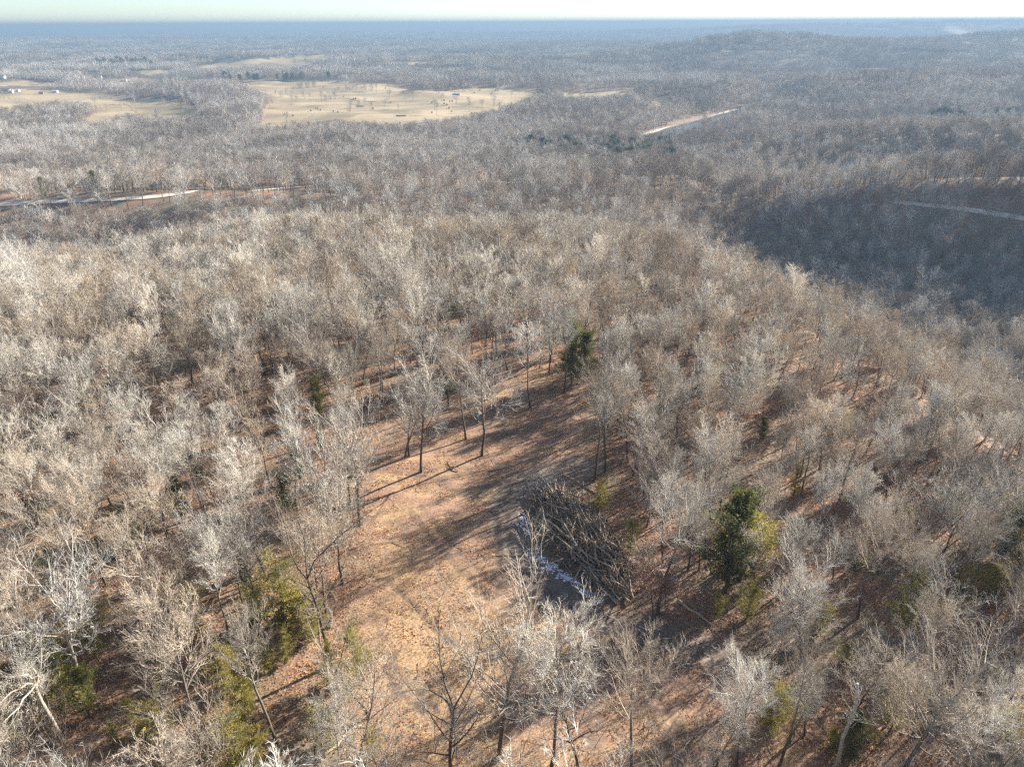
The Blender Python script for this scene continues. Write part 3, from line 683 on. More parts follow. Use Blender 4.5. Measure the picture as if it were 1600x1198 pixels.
# ------------------------------------------------------------------ the named trees, surveyed from the photograph: (kind, base px, top v, variant, label)
SPEC = [
    ('spreading', (658, 737), 543, 0, 'tall bare tree in the clearing, nearest of the group on its left side'),
    ('dark', (633, 714), 575, 0, 'dark forked tree just behind the nearest clearing tree, its low limb reaching left'),
    ('slender', (639, 712), 585, 1, 'thin pale trunk close against the dark forked tree at left of the clearing'),
    ('rounded', (728, 686), 534, 0, 'leaning bare tree in the middle of the clearing, its trunk tilting right'),
    ('spreading', (753, 712), 522, 1, 'tall broad crowned bare tree right in the centre of the clearing'),
    ('slender', (701, 634), 520, 0, 'thin tree at the shaded far edge of the clearing, left of the leaning tree'),
    ('rounded', (828, 637), 505, 1, 'bare forked tree at the far right side of the clearing, left of the dark cedar'),
    ('slender', (881, 614), 483, 2, 'tall slim bare tree directly in front of the dark cedar behind the clearing'),
    ('spreading', (562, 820), 617, 2, 'pale crowned tree on the left rim of the clearing, tallest there'),
    ('dark', (549, 787), 655, 1, 'thin dark tree behind the pale tree on the left rim of the clearing'),
    ('rounded', (929, 752), 574, 2, 'pale tree on the right rim of the clearing above the log heap'),
    ('slender', (945, 738), 610, 0, 'narrow tree on the right rim of the clearing, right of the pale one'),
    ('dark', (576, 1120), 938, 0, 'small dark forked tree at the lower left edge of the clearing'),
    ('dark', (710, 1240), 985, 1, 'dark wide forked tree rising from the bottom edge below the grassy patch'),
    ('spreading', (781, 1182), 886, 0, 'tall tree with dark lower trunk at bottom centre, in front of the dirt track'),
    ('rounded', (857, 1225), 965, 1, 'bare tree at the bottom edge, right of the tall dark trunked one'),
    ('dark', (904, 1215), 1000, 0, 'dark trunked tree leaning right at the bottom edge'),
    ('slender', (1027, 962), 748, 1, 'tall narrow pale tree beside the right end of the log heap'),
    ('rounded', (985, 1230), 1010, 2, 'bare tree with dense pale crown at bottom centre right'),
    ('pale', (133, 1085), 850, 0, 'white trunked tree with curving bole in the lower left woods'),
    ('spreading', (257, 1010), 838, 1, 'broad pale crowned tree in the lower left woods, right of the white trunked tree'),
    ('slender', (359, 1010), 845, 2, 'upright pale crowned tree in the lower left woods nearest the yellow green cedars'),
    ('rounded', (319, 1185), 940, 0, 'pale tree with brushy crown above the bright yellow cedar, bottom left'),
    ('dark', (518, 1040), 800, 1, 'dark tree with grey crown on the left edge of the lower clearing'),
    ('slender', (437, 1170), 955, 0, 'dark leaning trunk at the bottom left beside the bright yellow cedar'),
    ('pale', (1562, 582), 460, 1, 'white branched sycamore at the right edge where the ridge drops off'),
    ('pale', (65, 512), 375, 0, 'white branched tree near the left edge, tallest above the dark hollow'),
    ('pale', (1437, 500), 425, 1, 'thin crooked white tree standing out against the dark valley at right'),
    ('spreading', (1407, 1215), 960, 0, 'large pale spreading tree at the bottom right, beside the white snag'),
    ('rounded', (1340, 965), 800, 1, 'pale crowned tree above the bottom right corner woods, trunk in a sunny gap'),
    ('spreading', (1250, 1040), 870, 2, 'broad bare tree on the shaded right end of the dirt track'),
    ('pale', (1035, 405), 328, 0, 'white crowned tree standing above the ridge top at centre right'),
    ('pale', (1560, 960), 830, 1, 'crooked white limbed tree near the right edge'),
]
EVG = [
    ('dark', (893, 600), 508, 'dark green cedar behind the far end of the clearing'),
    ('dark', (912, 596), 520, 'second dark cedar touching the one behind the clearing, on its right'),
    ('dark', (500, 655), 592, 'dark green cedar in the woods left of the clearing'),
    ('dark', (1133, 925), 782, 'tall green cedar right of the log heap'),
    ('yellow', (1157, 905), 795, 'yellowish cedar touching the tall green one right of the log heap'),
    ('dark', (1562, 880), 788, 'dark green cedar near the right edge'),
    ('yellow', (1590, 905), 830, 'olive cedar at the right edge beside the dark one'),
    ('yellow', (1408, 985), 905, 'yellow green cedar above the bottom right corner'),
    ('yellow', (1500, 935), 888, 'small yellow cedar left of the crooked white tree on the right'),
    ('dark', (1316, 1190), 1115, 'bright green cedar beside the white snag, bottom right'),
    ('yellow', (375, 1215), 1128, 'bright yellow green cedar on the bottom edge at left'),
    ('yellow', (403, 1205), 1150, 'smaller yellow cedar right of the bright one on the bottom edge'),
    ('dark', (60, 1075), 995, 'dark green cedar behind the dead snag, lower left'),
    ('dark', (95, 1085), 1000, 'deep green cedar between the dark cedar and the white trunk, lower left'),
    ('yellow', (30, 1170), 1095, 'pale olive cedar in the bottom left corner'),
    ('dark', (140, 1120), 1050, 'olive cedar at the foot of the white trunk, lower left'),
    ('yellow', (445, 985), 880, 'tall yellow green cedar in the sunny woods left of the lower clearing'),
    ('yellow', (478, 975), 905, 'golden cedar just right of the tall yellow green one'),
    ('yellow', (362, 1075), 1005, 'lime green cedar in the lower left woods'),
    ('yellow', (448, 1035), 985, 'small lime cedar near the left edge of the lower clearing'),
    ('yellow', (565, 1060), 985, 'pale yellow green cedar behind the small dark forked tree'),
    ('yellow', (545, 1095), 1040, 'faded green cedar below the small dark forked tree'),
    ('dark', (130, 905), 855, 'olive cedar at the left among the pale crowns'),
    ('yellow', (265, 960), 915, 'dull yellow cedar behind the broad pale crown, lower left'),
    ('dark', (445, 800), 745, 'dark cedar in shade left of the clearing rim'),
    ('dark', (285, 815), 745, 'dark cedar deep in the shade of the left woods'),
    ('yellow', (420, 1050), 1010, 'green shrub like cedar among thin trunks at lower left'),
    ('dark', (632, 435), 392, 'small dark cedar up the ridge above the clearing'),
    ('dark', (152, 308), 268, 'dark cedar beside the gravel road at far left'),
    ('dark', (70, 312), 278, 'round dark cedar left of the roadside cedar'),
    ('dark', (980, 520), 488, 'small green cedar on the ridge behind the clearing, to the right'),
    ('dark', (998, 452), 424, 'tiny dark cedar up the ridge at centre right'),
    ('dark', (1072, 478), 446, 'narrow cedar on the ridge above the russet spot'),
    ('yellow', (1240, 775), 728, 'small green cedar hidden in the right woods'),
    ('yellow', (935, 800), 752, 'low green cedar between the log heap and the pale rim tree'),
    ('yellow', (985, 862), 812, 'low olive cedar at the back of the log heap'),
    ('dark', (700, 622), 570, 'faint green cedar at the shaded far left of the clearing'),
    ('yellow', (655, 612), 585, 'small golden cedar behind the group of clearing trees'),
    ('dark', (640, 300), 270, 'dark cedar by the far stretch of gravel road'),
    ('dark', (415, 590), 560, 'small dark cedar among pale crowns at left'),
    ('yellow', (585, 1185), 1140, 'dull green cedar on the bottom edge left of the grassy patch'),
    ('dark', (1190, 690), 655, 'small dark cedar in the middle of the right woods'),
    ('dark', (820, 440), 412, 'small cedar high on the ridge behind the clearing'),
    ('dark', (915, 408), 385, 'tiny cedar on the ridge top'),
    ('yellow', (1120, 965), 925, 'small yellow cedar at the foot of the tall green cedar'),
]
VARI = {'spreading': 4, 'rounded': 4, 'slender': 4, 'pale': 2, 'dark': 2, 'clinging': 2}
placed = []
def make_tree(kn, var, p, h, rz, label, group=None, tilt=(0, 0), wide=1.0):
    nm = {'pale': 'pale_tree', 'dark': 'dark_bare_tree'}.get(kn, 'bare_tree')
    s = h / 18.0
    e = empty(nm, (p[0], p[1], p[2] - .1), rz, s * wide, s); e.rotation_euler = (tilt[0], tilt[1], rz)
    tm, cm = NEAR[kn][var]
    obj('trunk', tm, e); obj('crown', cm, e); tag(e, label, 'tree', group); return e
for kn, (u, v), vt, var, lab in SPEC:
    p = hit(u, v); h = min(height_to(p, vt), 24)
    tilt = (0, 0)
    if 'leaning' in lab: tilt = (0, -math.radians(7) if 'bottom left' in lab else math.radians(8))
    make_tree(kn, var, p, h, rng.random() * 6.28, lab, None, tilt)
    placed.append(p[:2])
placed = np.array(placed)

# ------------------------------------------------------------------ the woods
def jgrid(x0, x1, y0, y1, s):
    xs = np.arange(x0, x1, s); ys = np.arange(y0, y1, s); X, Y = np.meshgrid(xs, ys)
    X = X + (np.arange(len(ys)) % 2)[:, None] * s / 2
    X = X + rng.uniform(-.42, .42, X.shape) * s; Y = Y + rng.uniform(-.42, .42, Y.shape) * s
    return X.ravel(), Y.ravel()
def wedge(X, Y, m=45): return (Y > 8) & (np.abs(X) < Y * math.tan(math.radians(37.5)) + m)
def near_line(u, v, pts, up, dn):
    xs = [a for a, b in pts]; ys = [b for a, b in pts]
    yl = np.interp(u, xs, ys); return (u > xs[0]) & (u < xs[-1]) & (v > yl - up) & (v < yl + dn)
def keep_mask(X, Y, hh):
    Z = H(X, Y); P = np.stack([X, Y, Z], -1); u, v, d = project(P)
    Pm = P + np.array([0, 0, 1.0]) * (hh * .62)[..., None]; um, vm, dm = project(Pm)
    Ptp = P + np.array([0, 0, 1.0]) * (hh * .95)[..., None]; ut, vt, dt = project(Ptp)
    k = np.ones(X.shape, bool)
    nr = d < 200
    k &= ~(nr & inpoly(u, v, CLEAR_BASE)); k &= ~(nr & inpoly(um, vm, CLEAR_VIEW)); k &= ~(nr & inpoly(u, v - 8, CLEAR_VIEW))
    k &= ~(nr & inpoly(ut, vt, CLEAR_VIEW))
    for p in FIELDS:
        inn = inpoly(u, v, p) | inpoly(um, vm, p); k &= ~((d > 400) & inn & (rng.random(X.shape) < .988))
    for p in CLAY: k &= ~((d > 1500) & (inpoly(u, v, p) | inpoly(um, vm, p)))
    for q, c_ in enumerate(ROADC):
        dd_ = np.full(X.shape, 1e9)
        for c in c_[::2]: dd_ = np.minimum(dd_, np.hypot(X - c[0], Y - c[1]))
        k &= dd_ > (9 if q == 0 else 6 if q < 3 else 2.5)
    for q, pts in enumerate(ROADPX):
        lim = (d > 250) & (d < 760)
        thin = rng.random(X.shape) < (.93, .6, .6, .1)[q]
        k &= ~(lim & (q < 3) & near_line(u, v, pts, 3, 4))
        k &= ~(lim & thin & near_line(ut, vt, pts, 30, -3 + 4) & (v > np.interp(u, [a for a, b in pts], [b for a, b in pts])))
    rl = [(1000, 222)] + RIVER[:-1] + [(1150, 178)]
    k &= ~((d > 600) & (d < 1500) & ((near_line(u, v, rl, 1, 8) & (rng.random(X.shape) < .75)) | (near_line(ut, vt, rl, 8, 8) & (rng.random(X.shape) < .6))))
    dr = np.full(X.shape, 1e9)
    for c in river_c[::3]: dr = np.minimum(dr, np.hypot(X - c[0], Y - c[1]))
    k &= dr > 22
    return k, Z, u, v, d, ut, vt
kindw = np.array([.26, .29, .20, .04, .09, .12]); kindn = np.array(['spreading', 'rounded', 'slender', 'pale', 'dark', 'clinging'])
# near and middle trees
X, Y = jgrid(-330, 330, 8, 430, 4.7); X2, Y2 = jgrid(5, 330, 40, 330, 5.6); u2, v2, _d2 = project(np.stack([X2, Y2, H(X2, Y2)], -1)); e2 = (u2 > 930) & (v2 > 330)
n1 = len(X); X = np.concatenate([X, X2[e2]]); Y = np.concatenate([Y, Y2[e2]])
w = wedge(X, Y); small = (np.arange(len(X)) >= n1)[w]; X, Y = X[w], Y[w]
hh = rng.uniform(10.0, 16.0, len(X)) * np.where(small, .78, 1) * (1 + .25 * fbm(X / 40, Y / 40, 2))
k, Z, u, v, d, ut, vt = keep_mask(X, Y, hh)
# nothing stands between the camera and the trees surveyed above
Pm_ = np.stack([X, Y, Z + hh * .62], -1); um_, vm_, _d = project(Pm_)
for su, sv, st, sr in [(a[1][0], a[1][1], a[2], 24) for a in SPEC] + [(a[1][0], a[1][1], a[2], 26) for a in EVG] + [(1018, 962, 860, 34), (1352, 1150, 1090, 26), (1562, 585, 462, 40), (905, 880, 770, 60), (870, 905, 850, 40)]:
    q_ = hit(su, sv); ds = float((q_ - CAM) @ Fv)
    if ds < 260 and sv > 560: k &= ~((np.abs(um_ - su) < sr) & (vm_ > st - 12) & (vm_ < sv + 30) & (d < ds))
k &= (np.hypot(X[:, None] - placed[None, :, 0], Y[:, None] - placed[None, :, 1]).min(1) > 3.2)
k &= rng.random(len(X)) < .90 + .3 * fbm(X / 22, Y / 22, 2)
X, Y, Z, hh, u, v, d, ut, vt = [a[k] for a in (X, Y, Z, hh, u, v, d, ut, vt)]
# right of the clearing the wood is younger and finer
young = sst(880, 1020, u) * (d < 260)
hh = hh * (1 - .20 * young)
kd = rng.choice(6, len(X), p=kindw)
inframe = (u > -40) & (u < 1640) & (vt < 1190) & (vt > 0)
size = np.where(inframe, hh / d, 0); order = np.argsort(-size); nIND = 300 - len(SPEC)
ind = order[:nIND]; rest = order[nIND:]
PLACE = [
    (lambda u, v: v > 1000 and u < 560, 'at the bottom left'),
    (lambda u, v: v > 800 and u < 300, 'at the lower left edge'),
    (lambda u, v: v > 800 and u < 600, 'left of the lower clearing'),
    (lambda u, v: v > 960 and u < 1150, 'along the bottom edge'),
    (lambda u, v: v > 960 and u >= 1380, 'in the bottom right corner'),
    (lambda u, v: v > 960, 'on the shaded lower right'),
    (lambda u, v: v > 720 and 900 < u < 1150, 'behind the log heap'),
    (lambda u, v: v > 720 and u >= 1150, 'right of the log heap'),
    (lambda u, v: u < 300, 'at the left edge, halfway up'),
    (lambda u, v: u < 600, 'left of the clearing trees'),
    (lambda u, v: u < 930, 'beyond the clearing'),
    (lambda u, v: u < 1250, 'on the ridge right of the clearing'),
    (lambda u, v: True, 'by the right valley edge')]
LOOK = {'spreading': 'wide forked grey tree', 'rounded': 'round crowned tan tree', 'slender': 'slim upright grey tree', 'clinging': 'tan leaved bare tree', 'pale': 'white crooked tree', 'dark': 'dark thin tree'}
med = np.median(hh[ind])
ORD = ['', 'second from left', 'third from left', 'fourth from left', 'fifth from left', 'sixth from left', 'seventh from left', 'eighth from left', 'ninth from left', 'tenth from left', 'eleventh from left', 'twelfth from left']
def tell_apart(rows):
    """rows: (object, label, u, v); alike ones are told apart by row and order from the left"""
    by = {}
    for row in rows: by.setdefault(row[1], []).append(row)
    for lab, grp in by.items():
        if len(grp) == 1: grp[0][0]['label'] = lab; continue
        for q in grp: q[0]['group'] = lab + ' and its like'
        gs = sorted(grp, key=lambda q: -q[3]); nr_ = 1 if len(gs) <= 5 else -(-len(gs) // 10) if len(gs) > 20 else 2; per = -(-len(gs) // nr_)
        wrd = [''] if nr_ == 1 else ['nearer row, ', 'farther row, '] if nr_ == 2 else ['nearest row, '] + ['second row, ', 'third row, ', 'fourth row, '][:nr_ - 2] + ['farthest row, ']
        halves = [(gs[k_ * per:(k_ + 1) * per], wrd[k_]) for k_ in range(nr_)]
        for g_, word in halves:
            g_ = sorted(g_, key=lambda q: q[2]); n_ = len(g_)
            for q_, row in enumerate(g_):
                place = 'leftmost' if q_ == 0 else 'rightmost' if q_ == n_ - 1 else ORD[min(q_, 11)]
                row[0]['label'] = lab + ', ' + word + place
told = []
for i in ind:
    kn = str(kindn[kd[i]])
    for fn, txt in PLACE:
        if fn(u[i], v[i]): break
    tall = 'tall ' if hh[i] > med * 1.12 else ('young ' if hh[i] < med * .9 else '')
    lab = tall + LOOK[kn] + ' ' + txt
    t_o = make_tree(kn, int(rng.integers(0, VARI[kn])), (X[i], Y[i], Z[i]), hh[i], rng.random() * 6.28, lab, None, (rng.normal() * .05, rng.normal() * .05), rng.uniform(.9, 1.2))
    told.append((t_o, lab, u[i], v[i]))
tell_apart(told)
pts = [np.stack([X, Y, Z - .1], -1)[rest]]
kmap = np.array([[0, 6], [1, 3], [2, 7], [4, 4], [5, 5], [1, 7]])
ix = [kmap[kd[rest], rng.integers(0, 2, len(rest))]]                       # middle-distance forms: 0-7
s_ = hh[rest] / 18; wd = rng.uniform(.95, 1.25, len(rest)); sc_ = [np.stack([s_ * wd, s_ * wd, s_], -1)]
def add_ring(r0, r1, step, off, nforms, hscale, kp=True, m=60):
    X, Y = jgrid(-r1 * .80 - m, r1 * .80 + m, r0 * .70, r1, step)
    D = np.hypot(X, Y); w_ = wedge(X, Y, m) & (D >= r0) & (D < r1); X, Y = X[w_], Y[w_]
    hh = hscale * rng.uniform(11, 18, len(X)) * (1 + .25 * fbm(X / 60, Y / 60, 2))
    k, Z, *_ = keep_mask(X, Y, hh if hscale == 1 else hh * 0 + 14)
    X, Y, Z, hh = X[k], Y[k], Z[k], hh[k]
    pts.append(np.stack([X, Y, Z - .3], -1)); lt_ = fbm(X / 95 + 5, Y / 140 + 2, 3) + rng.normal(size=len(X)) * .22 > -.03
    ix.append(off + np.where(lt_, np.array([0, 2, 3, 6, 0, 2, 3, 4])[rng.integers(0, 8, len(X))], np.array([1, 7, 5, 7, 1, 0])[rng.integers(0, 6, len(X))]))
    s = hh / 18; sc_.append(np.stack([s * rng.uniform(.95, 1.3, len(X)), s * rng.uniform(.95, 1.3, len(X)), s], -1))
# keep the near grid to y<430 and start the ring beyond it
m0 = np.hypot(pts[0][:, 0], pts[0][:, 1]) < 405
far_ = np.hypot(pts[0][:, 0], pts[0][:, 1]) > 250; ix[0] = np.where(far_, ix[0] + 8, ix[0])
pts[0] = pts[0][m0]; ix[0] = ix[0][m0]; sc_[0] = sc_[0][m0]
add_ring(405, 800, 5.8, 8, 8, 1)
add_ring(800, 1500, 7.0, 8, 8, 1)
def add_patches(r0, r1, step, off, nforms, big=1.0):
    X, Y = jgrid(-r1 * .80, r1 * .80, r0 * .70, r1, step)
    D = np.hypot(X, Y); w_ = wedge(X, Y, 60) & (D >= r0) & (D < r1); X, Y = X[w_], Y[w_]
    k, Z, *_ = keep_mask(X, Y, np.full(len(X), 12.0)); X, Y, Z = X[k], Y[k], Z[k]
    pts.append(np.stack([X, Y, Z - .8], -1)); ix.append(off + np.clip((2.2 + 6.0 * fbm(X / 330, Y / 520 + 7, 3) + rng.normal(size=len(X)) * .7).astype(int), 0, 4))
    s = rng.uniform(.85, 1.15, len(X)); sc_.append(np.stack([s * big, s * big, s * rng.uniform(.8, 1.15, len(X))], -1))
add_patches(1500, 3400, 38, 16, 5)
add_patches(3400, 5600, 46, 16, 5)
add_patches(5600, 9500, 78, 16, 5, 1.9)
pts = np.concatenate(pts); ix = np.concatenate(ix); sc_ = np.concatenate(sc_)
print('tree instances', len(pts), 'individual', len(ind) + len(SPEC))
scatter('bare_woods', pts, rng.random(len(pts)) * 6.28, sc_, ix, LIB[1] + LIB[2] + LIB[3])

# understorey
X, Y = jgrid(-170, 170, 20, 210, 2.7); w = wedge(X, Y, 15); X, Y = X[w], Y[w]
k, Z, *_ = keep_mask(X, Y, np.full(len(X), 2.0)); k &= rng.random(len(X)) < .62
X, Y, Z = X[k], Y[k], Z[k]; n = len(X); s = rng.uniform(.6, 1.3, n)
scatter('undergrowth', np.stack([X, Y, Z - .05], -1), rng.random(n) * 6.28, np.stack([s, s, s], -1), rng.integers(0, 4, n), BRUSH)

# ------------------------------------------------------------------ evergreens: (key, base px, top v, label)
for key, (u_, v_), vt_, lab in EVG:
    p = hit(u_, v_); h = height_to(p, vt_); q = int(rng.integers(0, 3)); s = h / 8
    e = empty('cedar_tree', (p[0], p[1], p[2] - .05), rng.random() * 6.28, s * rng.uniform(.9, 1.15), s)
    tm, cm = EV[key][q]; obj('trunk', tm, e); obj('crown', cm, e); tag(e, lab, 'tree')
# young cedars coming up through the woods
told = []
cu = [(lambda: (rng.uniform(20, 560), rng.uniform(960, 1190)), 36, 'yellow', 'small yellow cedar at lower left', 'young cedars of the lower left woods'),
      (lambda: (rng.uniform(10, 540), rng.uniform(620, 930)), 16, 'dark', 'small olive cedar left of the clearing', 'young cedars left of the clearing'),
      (lambda: (rng.uniform(1150, 1590), rng.uniform(640, 1180)), 20, 'yellow', 'small olive cedar right of the log heap', 'young cedars of the right woods'),
      (lambda: (rng.uniform(60, 1100), rng.uniform(400, 560)), 16, 'dark', 'small dark cedar beyond the clearing', 'young cedars beyond the clearing')]
for fn, n_, key, lab, grp in cu:
    for _ in range(n_):
        u_, v_ = fn()
        if inpoly(np.array([u_]), np.array([v_]), CLEAR_BASE)[0]: continue
        p = hit(u_, v_); s = rng.uniform(2.2, 5.0) / 8; q = int(rng.integers(0, 3))
        e = empty('cedar_tree', (p[0], p[1], p[2] - .05), rng.random() * 6.28, s * rng.uniform(1.0, 1.4), s); tm, cm = EV[key][q]; obj('trunk', tm, e); obj('crown', cm, e); tag(e, lab, 'tree', grp); told.append((e, lab, u_, v_))
tell_apart(told)
# far pines: one mesh each
def pines(uv_list, label, group, hlo=10, hhi=16):
    for (u_, v_) in uv_list:
        p = hit(u_, v_); h = rng.uniform(hlo, hhi); s = h / 8; tm, cm = EV['pine'][int(rng.integers(0, 3))]
        o = obj('pine_tree', cm); o.location = (p[0], p[1], p[2] - .1); o.rotation_euler = (0, 0, rng.random() * 6.28); o.scale = (s, s, s)
        tag(o, label, 'tree', group)
pines([(rng.uniform(875, 1050), rng.uniform(238, 268)) for _ in range(60)], 'dark green pine in the dense pine stand below the river', 'pines in the stand below the river')
pines([(rng.uniform(790, 900), rng.uniform(232, 250)) for _ in range(14)], 'scattered dark pine left of the dense pine stand', 'scattered pines left of the pine stand')
pines([(rng.uniform(1445, 1590), rng.uniform(188, 199)) for _ in range(14)], 'dark pine on the hill crest at the right edge', 'pines on the right hill crest', 12, 16)
pines([(rng.uniform(150, 250), rng.uniform(101, 108)) for _ in range(26)], 'dark pine in the distant grove behind the left pasture', 'pines in the distant left grove', 14, 22)
pines([(rng.uniform(330, 560), rng.uniform(124, 128)) for _ in range(16)], 'dark pine in the tree line behind the big pasture', 'pines behind the big pasture', 12, 17)

# russet leafed saplings
for (u_, v_), vt_, lab in [((1020, 968), 862, 'russet leafed young oak beside the right end of the log heap'),
                           ((1140, 588), 545, 'small orange leafed sapling on the ridge right of the clearing'),
                           ((1352, 1150), 1095, 'red leafed sapling right of the bright green cedar, bottom right')]:
    p = hit(u_, v_); h = height_to(p, vt_); e = empty('leafy_sapling', (p[0], p[1], p[2]), rng.random() * 6, h / 8)
    obj('trunk', RUS[0], e); obj('leaves', RUS[1], e); tag(e, lab, 'tree')

# ------------------------------------------------------------------ dead snags and fallen trunks
def poly_thing(name, mb_parts, loc, label, cat):
    e = empty(name, loc)
    for nm, mb, mt in mb_parts: obj(nm, mb.mesh(nm, mt), e)
    tag(e, label, cat); return e
def crooked(pts, r0, r1, k=7):
    P = np.array(pts, float)[None]; n = P.shape[1]; return P, np.linspace(r0, r1, n)[None]
p = hit(1293, 1235); hs = height_to(p, 1063)
tb, cb = MB(), MB(); P, R = crooked([(0, 0, 0), (.05, 0, hs * .35), (-.1, 0, hs * .52), (.25, .1, hs * .72), (.1, .1, hs * .85), (-.15, .1, hs * .97)], .17, .09)
tb.tubes(P, R, 8, 0, True, cap=True)
b, d_, L, r = offshoots(P, R, 7, .55, 1, .6, 1.2, .12, .35); Pq = grow(b, d_, L * 1.6, 4, .05, .25); cb.tubes(Pq, np.clip(r, .03, .06)[:, None] * np.array([[1, .8, .6, .3]]), 4, 0, True)
poly_thing('dead_snag', [('trunk', tb, ['pale_trunk']), ('branches', cb, ['pale_twig'])], tuple(p), 'white dead snag with broken top behind the bright green cedar, bottom right', 'dead tree')
p = hit(100, 1160); hs = height_to(p, 1003)
tb, cb = MB(), MB(); P, R = crooked([(0, 0, 0), (-.2, 0, hs * .25), (-.5, .1, hs * .42), (-.4, 0, hs * .55), (-.3, .1, hs * .62)], .2, .12); tb.tubes(P, R, 8, 0, True)
az_ = np.array([0.3, 2.6, 3.3, 1.4, 5.0, 3.9]); D = np.stack([np.cos(az_), np.sin(az_) * .6, np.array([1.1, .6, 1.5, 2.2, .9, .3])], 1)
Pb = grow(np.repeat(P[:, -1], 6, 0) - np.array([0, 0, 1]) * rng.random(6)[:, None] * hs * .15, D, np.array([.34, .3, .38, .42, .3, .26]) * hs, 6, -.02, .32); Rb = np.full((6, 1), .085) * np.linspace(1, .3, 6)[None]; cb.tubes(Pb, Rb, 5, 0, True)
b, d_, L, r = offshoots(Pb, Rb, 5, .3, 1, .5, 1.1, .35, .7); Pq = grow(b, d_, L, 4, 0, .25); cb.tubes(Pq, np.full((len(b), 1), .03) * np.array([[1, .8, .6, .3]]), 3, 0)
poly_thing('dead_snag', [('trunk', tb, ['pale_trunk']), ('branches', cb, ['pale_twig'])], tuple(p), 'twisted bleached dead tree in front of the dark cedars, lower left', 'dead tree')
def fallen(a, b_, r, label, pale=True, lift=.2, h1=0.0):
    A = hit(*a); B = hit(*b_); mid = (A + B) / 2; P = np.array([A, A * .7 + B * .3, A * .4 + B * .6, B]) - A
    P[:, 2] += np.array([lift, lift, lift, lift + h1]); P[1:3] += rng.normal(size=(2, 3)) * .12
    mb = MB(); mb.tubes(P[None], (r * np.array([1, .9, .8, .6]))[None], 8, 0, True, cap=1)
    me = mb.mesh('fallen_trunk', ['log_pale' if pale else 'log', 'cut_wood']); o = obj('fallen_trunk', me); o.location = tuple(A); tag(o, label, 'log')
fallen((1060, 940), (1112, 978), .16, 'pale fallen trunk on the ground between the russet oak and the tall cedar')
fallen((1190, 1072), (1217, 1010), .2, 'splintered white fallen trunk propped up right of the dirt track end', True, .25, .5)
fallen((1240, 1000), (1180, 1060), .14, 'dark fallen trunk lying beside the splintered white one', False)
fallen((500, 1190), (540, 1150), .15, 'pale fallen pole on the bottom edge left of the clearing')
fallen((255, 1150), (305, 1190), .13, 'pale fallen limb in the bottom left leaf litter')
fallen((880, 765), (940, 802), .24, 'long dark trunk lying across the upper back of the log heap', False, 2.2)
fallen((700, 725), (716, 737), .10, 'short grey branch lying in the open clearing', False, .08)

# ------------------------------------------------------------------ the heap of pushed-up logs
spine = [(860, 772), (878, 805), (900, 835), (925, 868), (950, 900), (968, 930)]
SP = np.array([hit(*q) for q in spine]); cs = np.concatenate([[0], np.cumsum(np.linalg.norm(np.diff(SP[:, :2], axis=0), axis=1))])
def heap(t, w):       # t 0..1 along, w -1..1 across -> x,y,z surface
    s = t * cs[-1]; x = np.interp(s, cs, SP[:, 0]); y = np.interp(s, cs, SP[:, 1])
    dx = SP[-1, 0] - SP[0, 0]; dy = SP[-1, 1] - SP[0, 1]; n = math.hypot(dx, dy)
    hw = 4.3 * math.sin(min(max(t, 0.06), .95) * PI) ** .45; top = 1.9 * math.sin(min(max(t, 0.04), .97) * PI) ** .5
    px, py = -dy / n, dx / n
    X = x + px * hw * w; Y = y + py * hw * w
    return X, Y, float(H(X, Y)) + top * max(0.0, 1 - abs(w) ** 1.8), math.atan2(dy, dx)
log_meshes = []
for i in range(14):
    L = rng.uniform(3.5, 8.5); r = rng.uniform(.05, .15); Pq = grow(np.array([[-L / 2, 0, 0]]), np.array([[1.0, 0, 0]]), np.array([L]), 5, 0, .085)
    mb = MB(); mb.tubes(Pq, r * np.linspace(1, .55, 5)[None], 6, 0, True, cap=1)
    b, d_, L2, rr = offshoots(Pq, np.full((1, 5), r), 4, .3, 1, .5, 1.0, .12, .4); mb.spikes(b, d_ * L2[:, None], np.clip(rr, .02, .05), 0)
    log_meshes.append(mb.mesh('log', ['log_pale' if i in (2, 7) else 'log', 'cut_wood']))
for i in range(240):
    t = rng.uniform(.02, .98); w = rng.uniform(-.95, .95); x, y, z, ang = heap(t, w); mi = int(rng.integers(0, 14))
    o = obj('log', log_meshes[mi]); o.location = (x, y, z * 1 - rng.uniform(0, .7) + .25)
    steep = -rng.uniform(.05, .45) * (1 if w > 0 else -1)
    o.rotation_euler = (rng.normal() * .2, rng.normal() * .055, ang + rng.normal() * .34 + (PI if rng.random() < .5 else 0)); o.scale = (rng.uniform(.6, 1.0),) + (rng.uniform(.8, 1.2),) * 2
    pale = mi in (2, 7)
    zone = ('near the upper end' if t < .25 else 'in the upper half' if t < .5 else 'in the lower half' if t < .75 else 'at the lower end') + (', clearing side' if w < -.3 else ', woods side' if w > .3 else ', on top')
    if pale: tag(o, 'barkless pale log of the big heap, ' + zone, 'log', 'pale logs of the heap ' + zone)
    else: tag(o, 'brown grey log of the big heap, ' + zone, 'log', 'brown logs of the heap ' + zone)
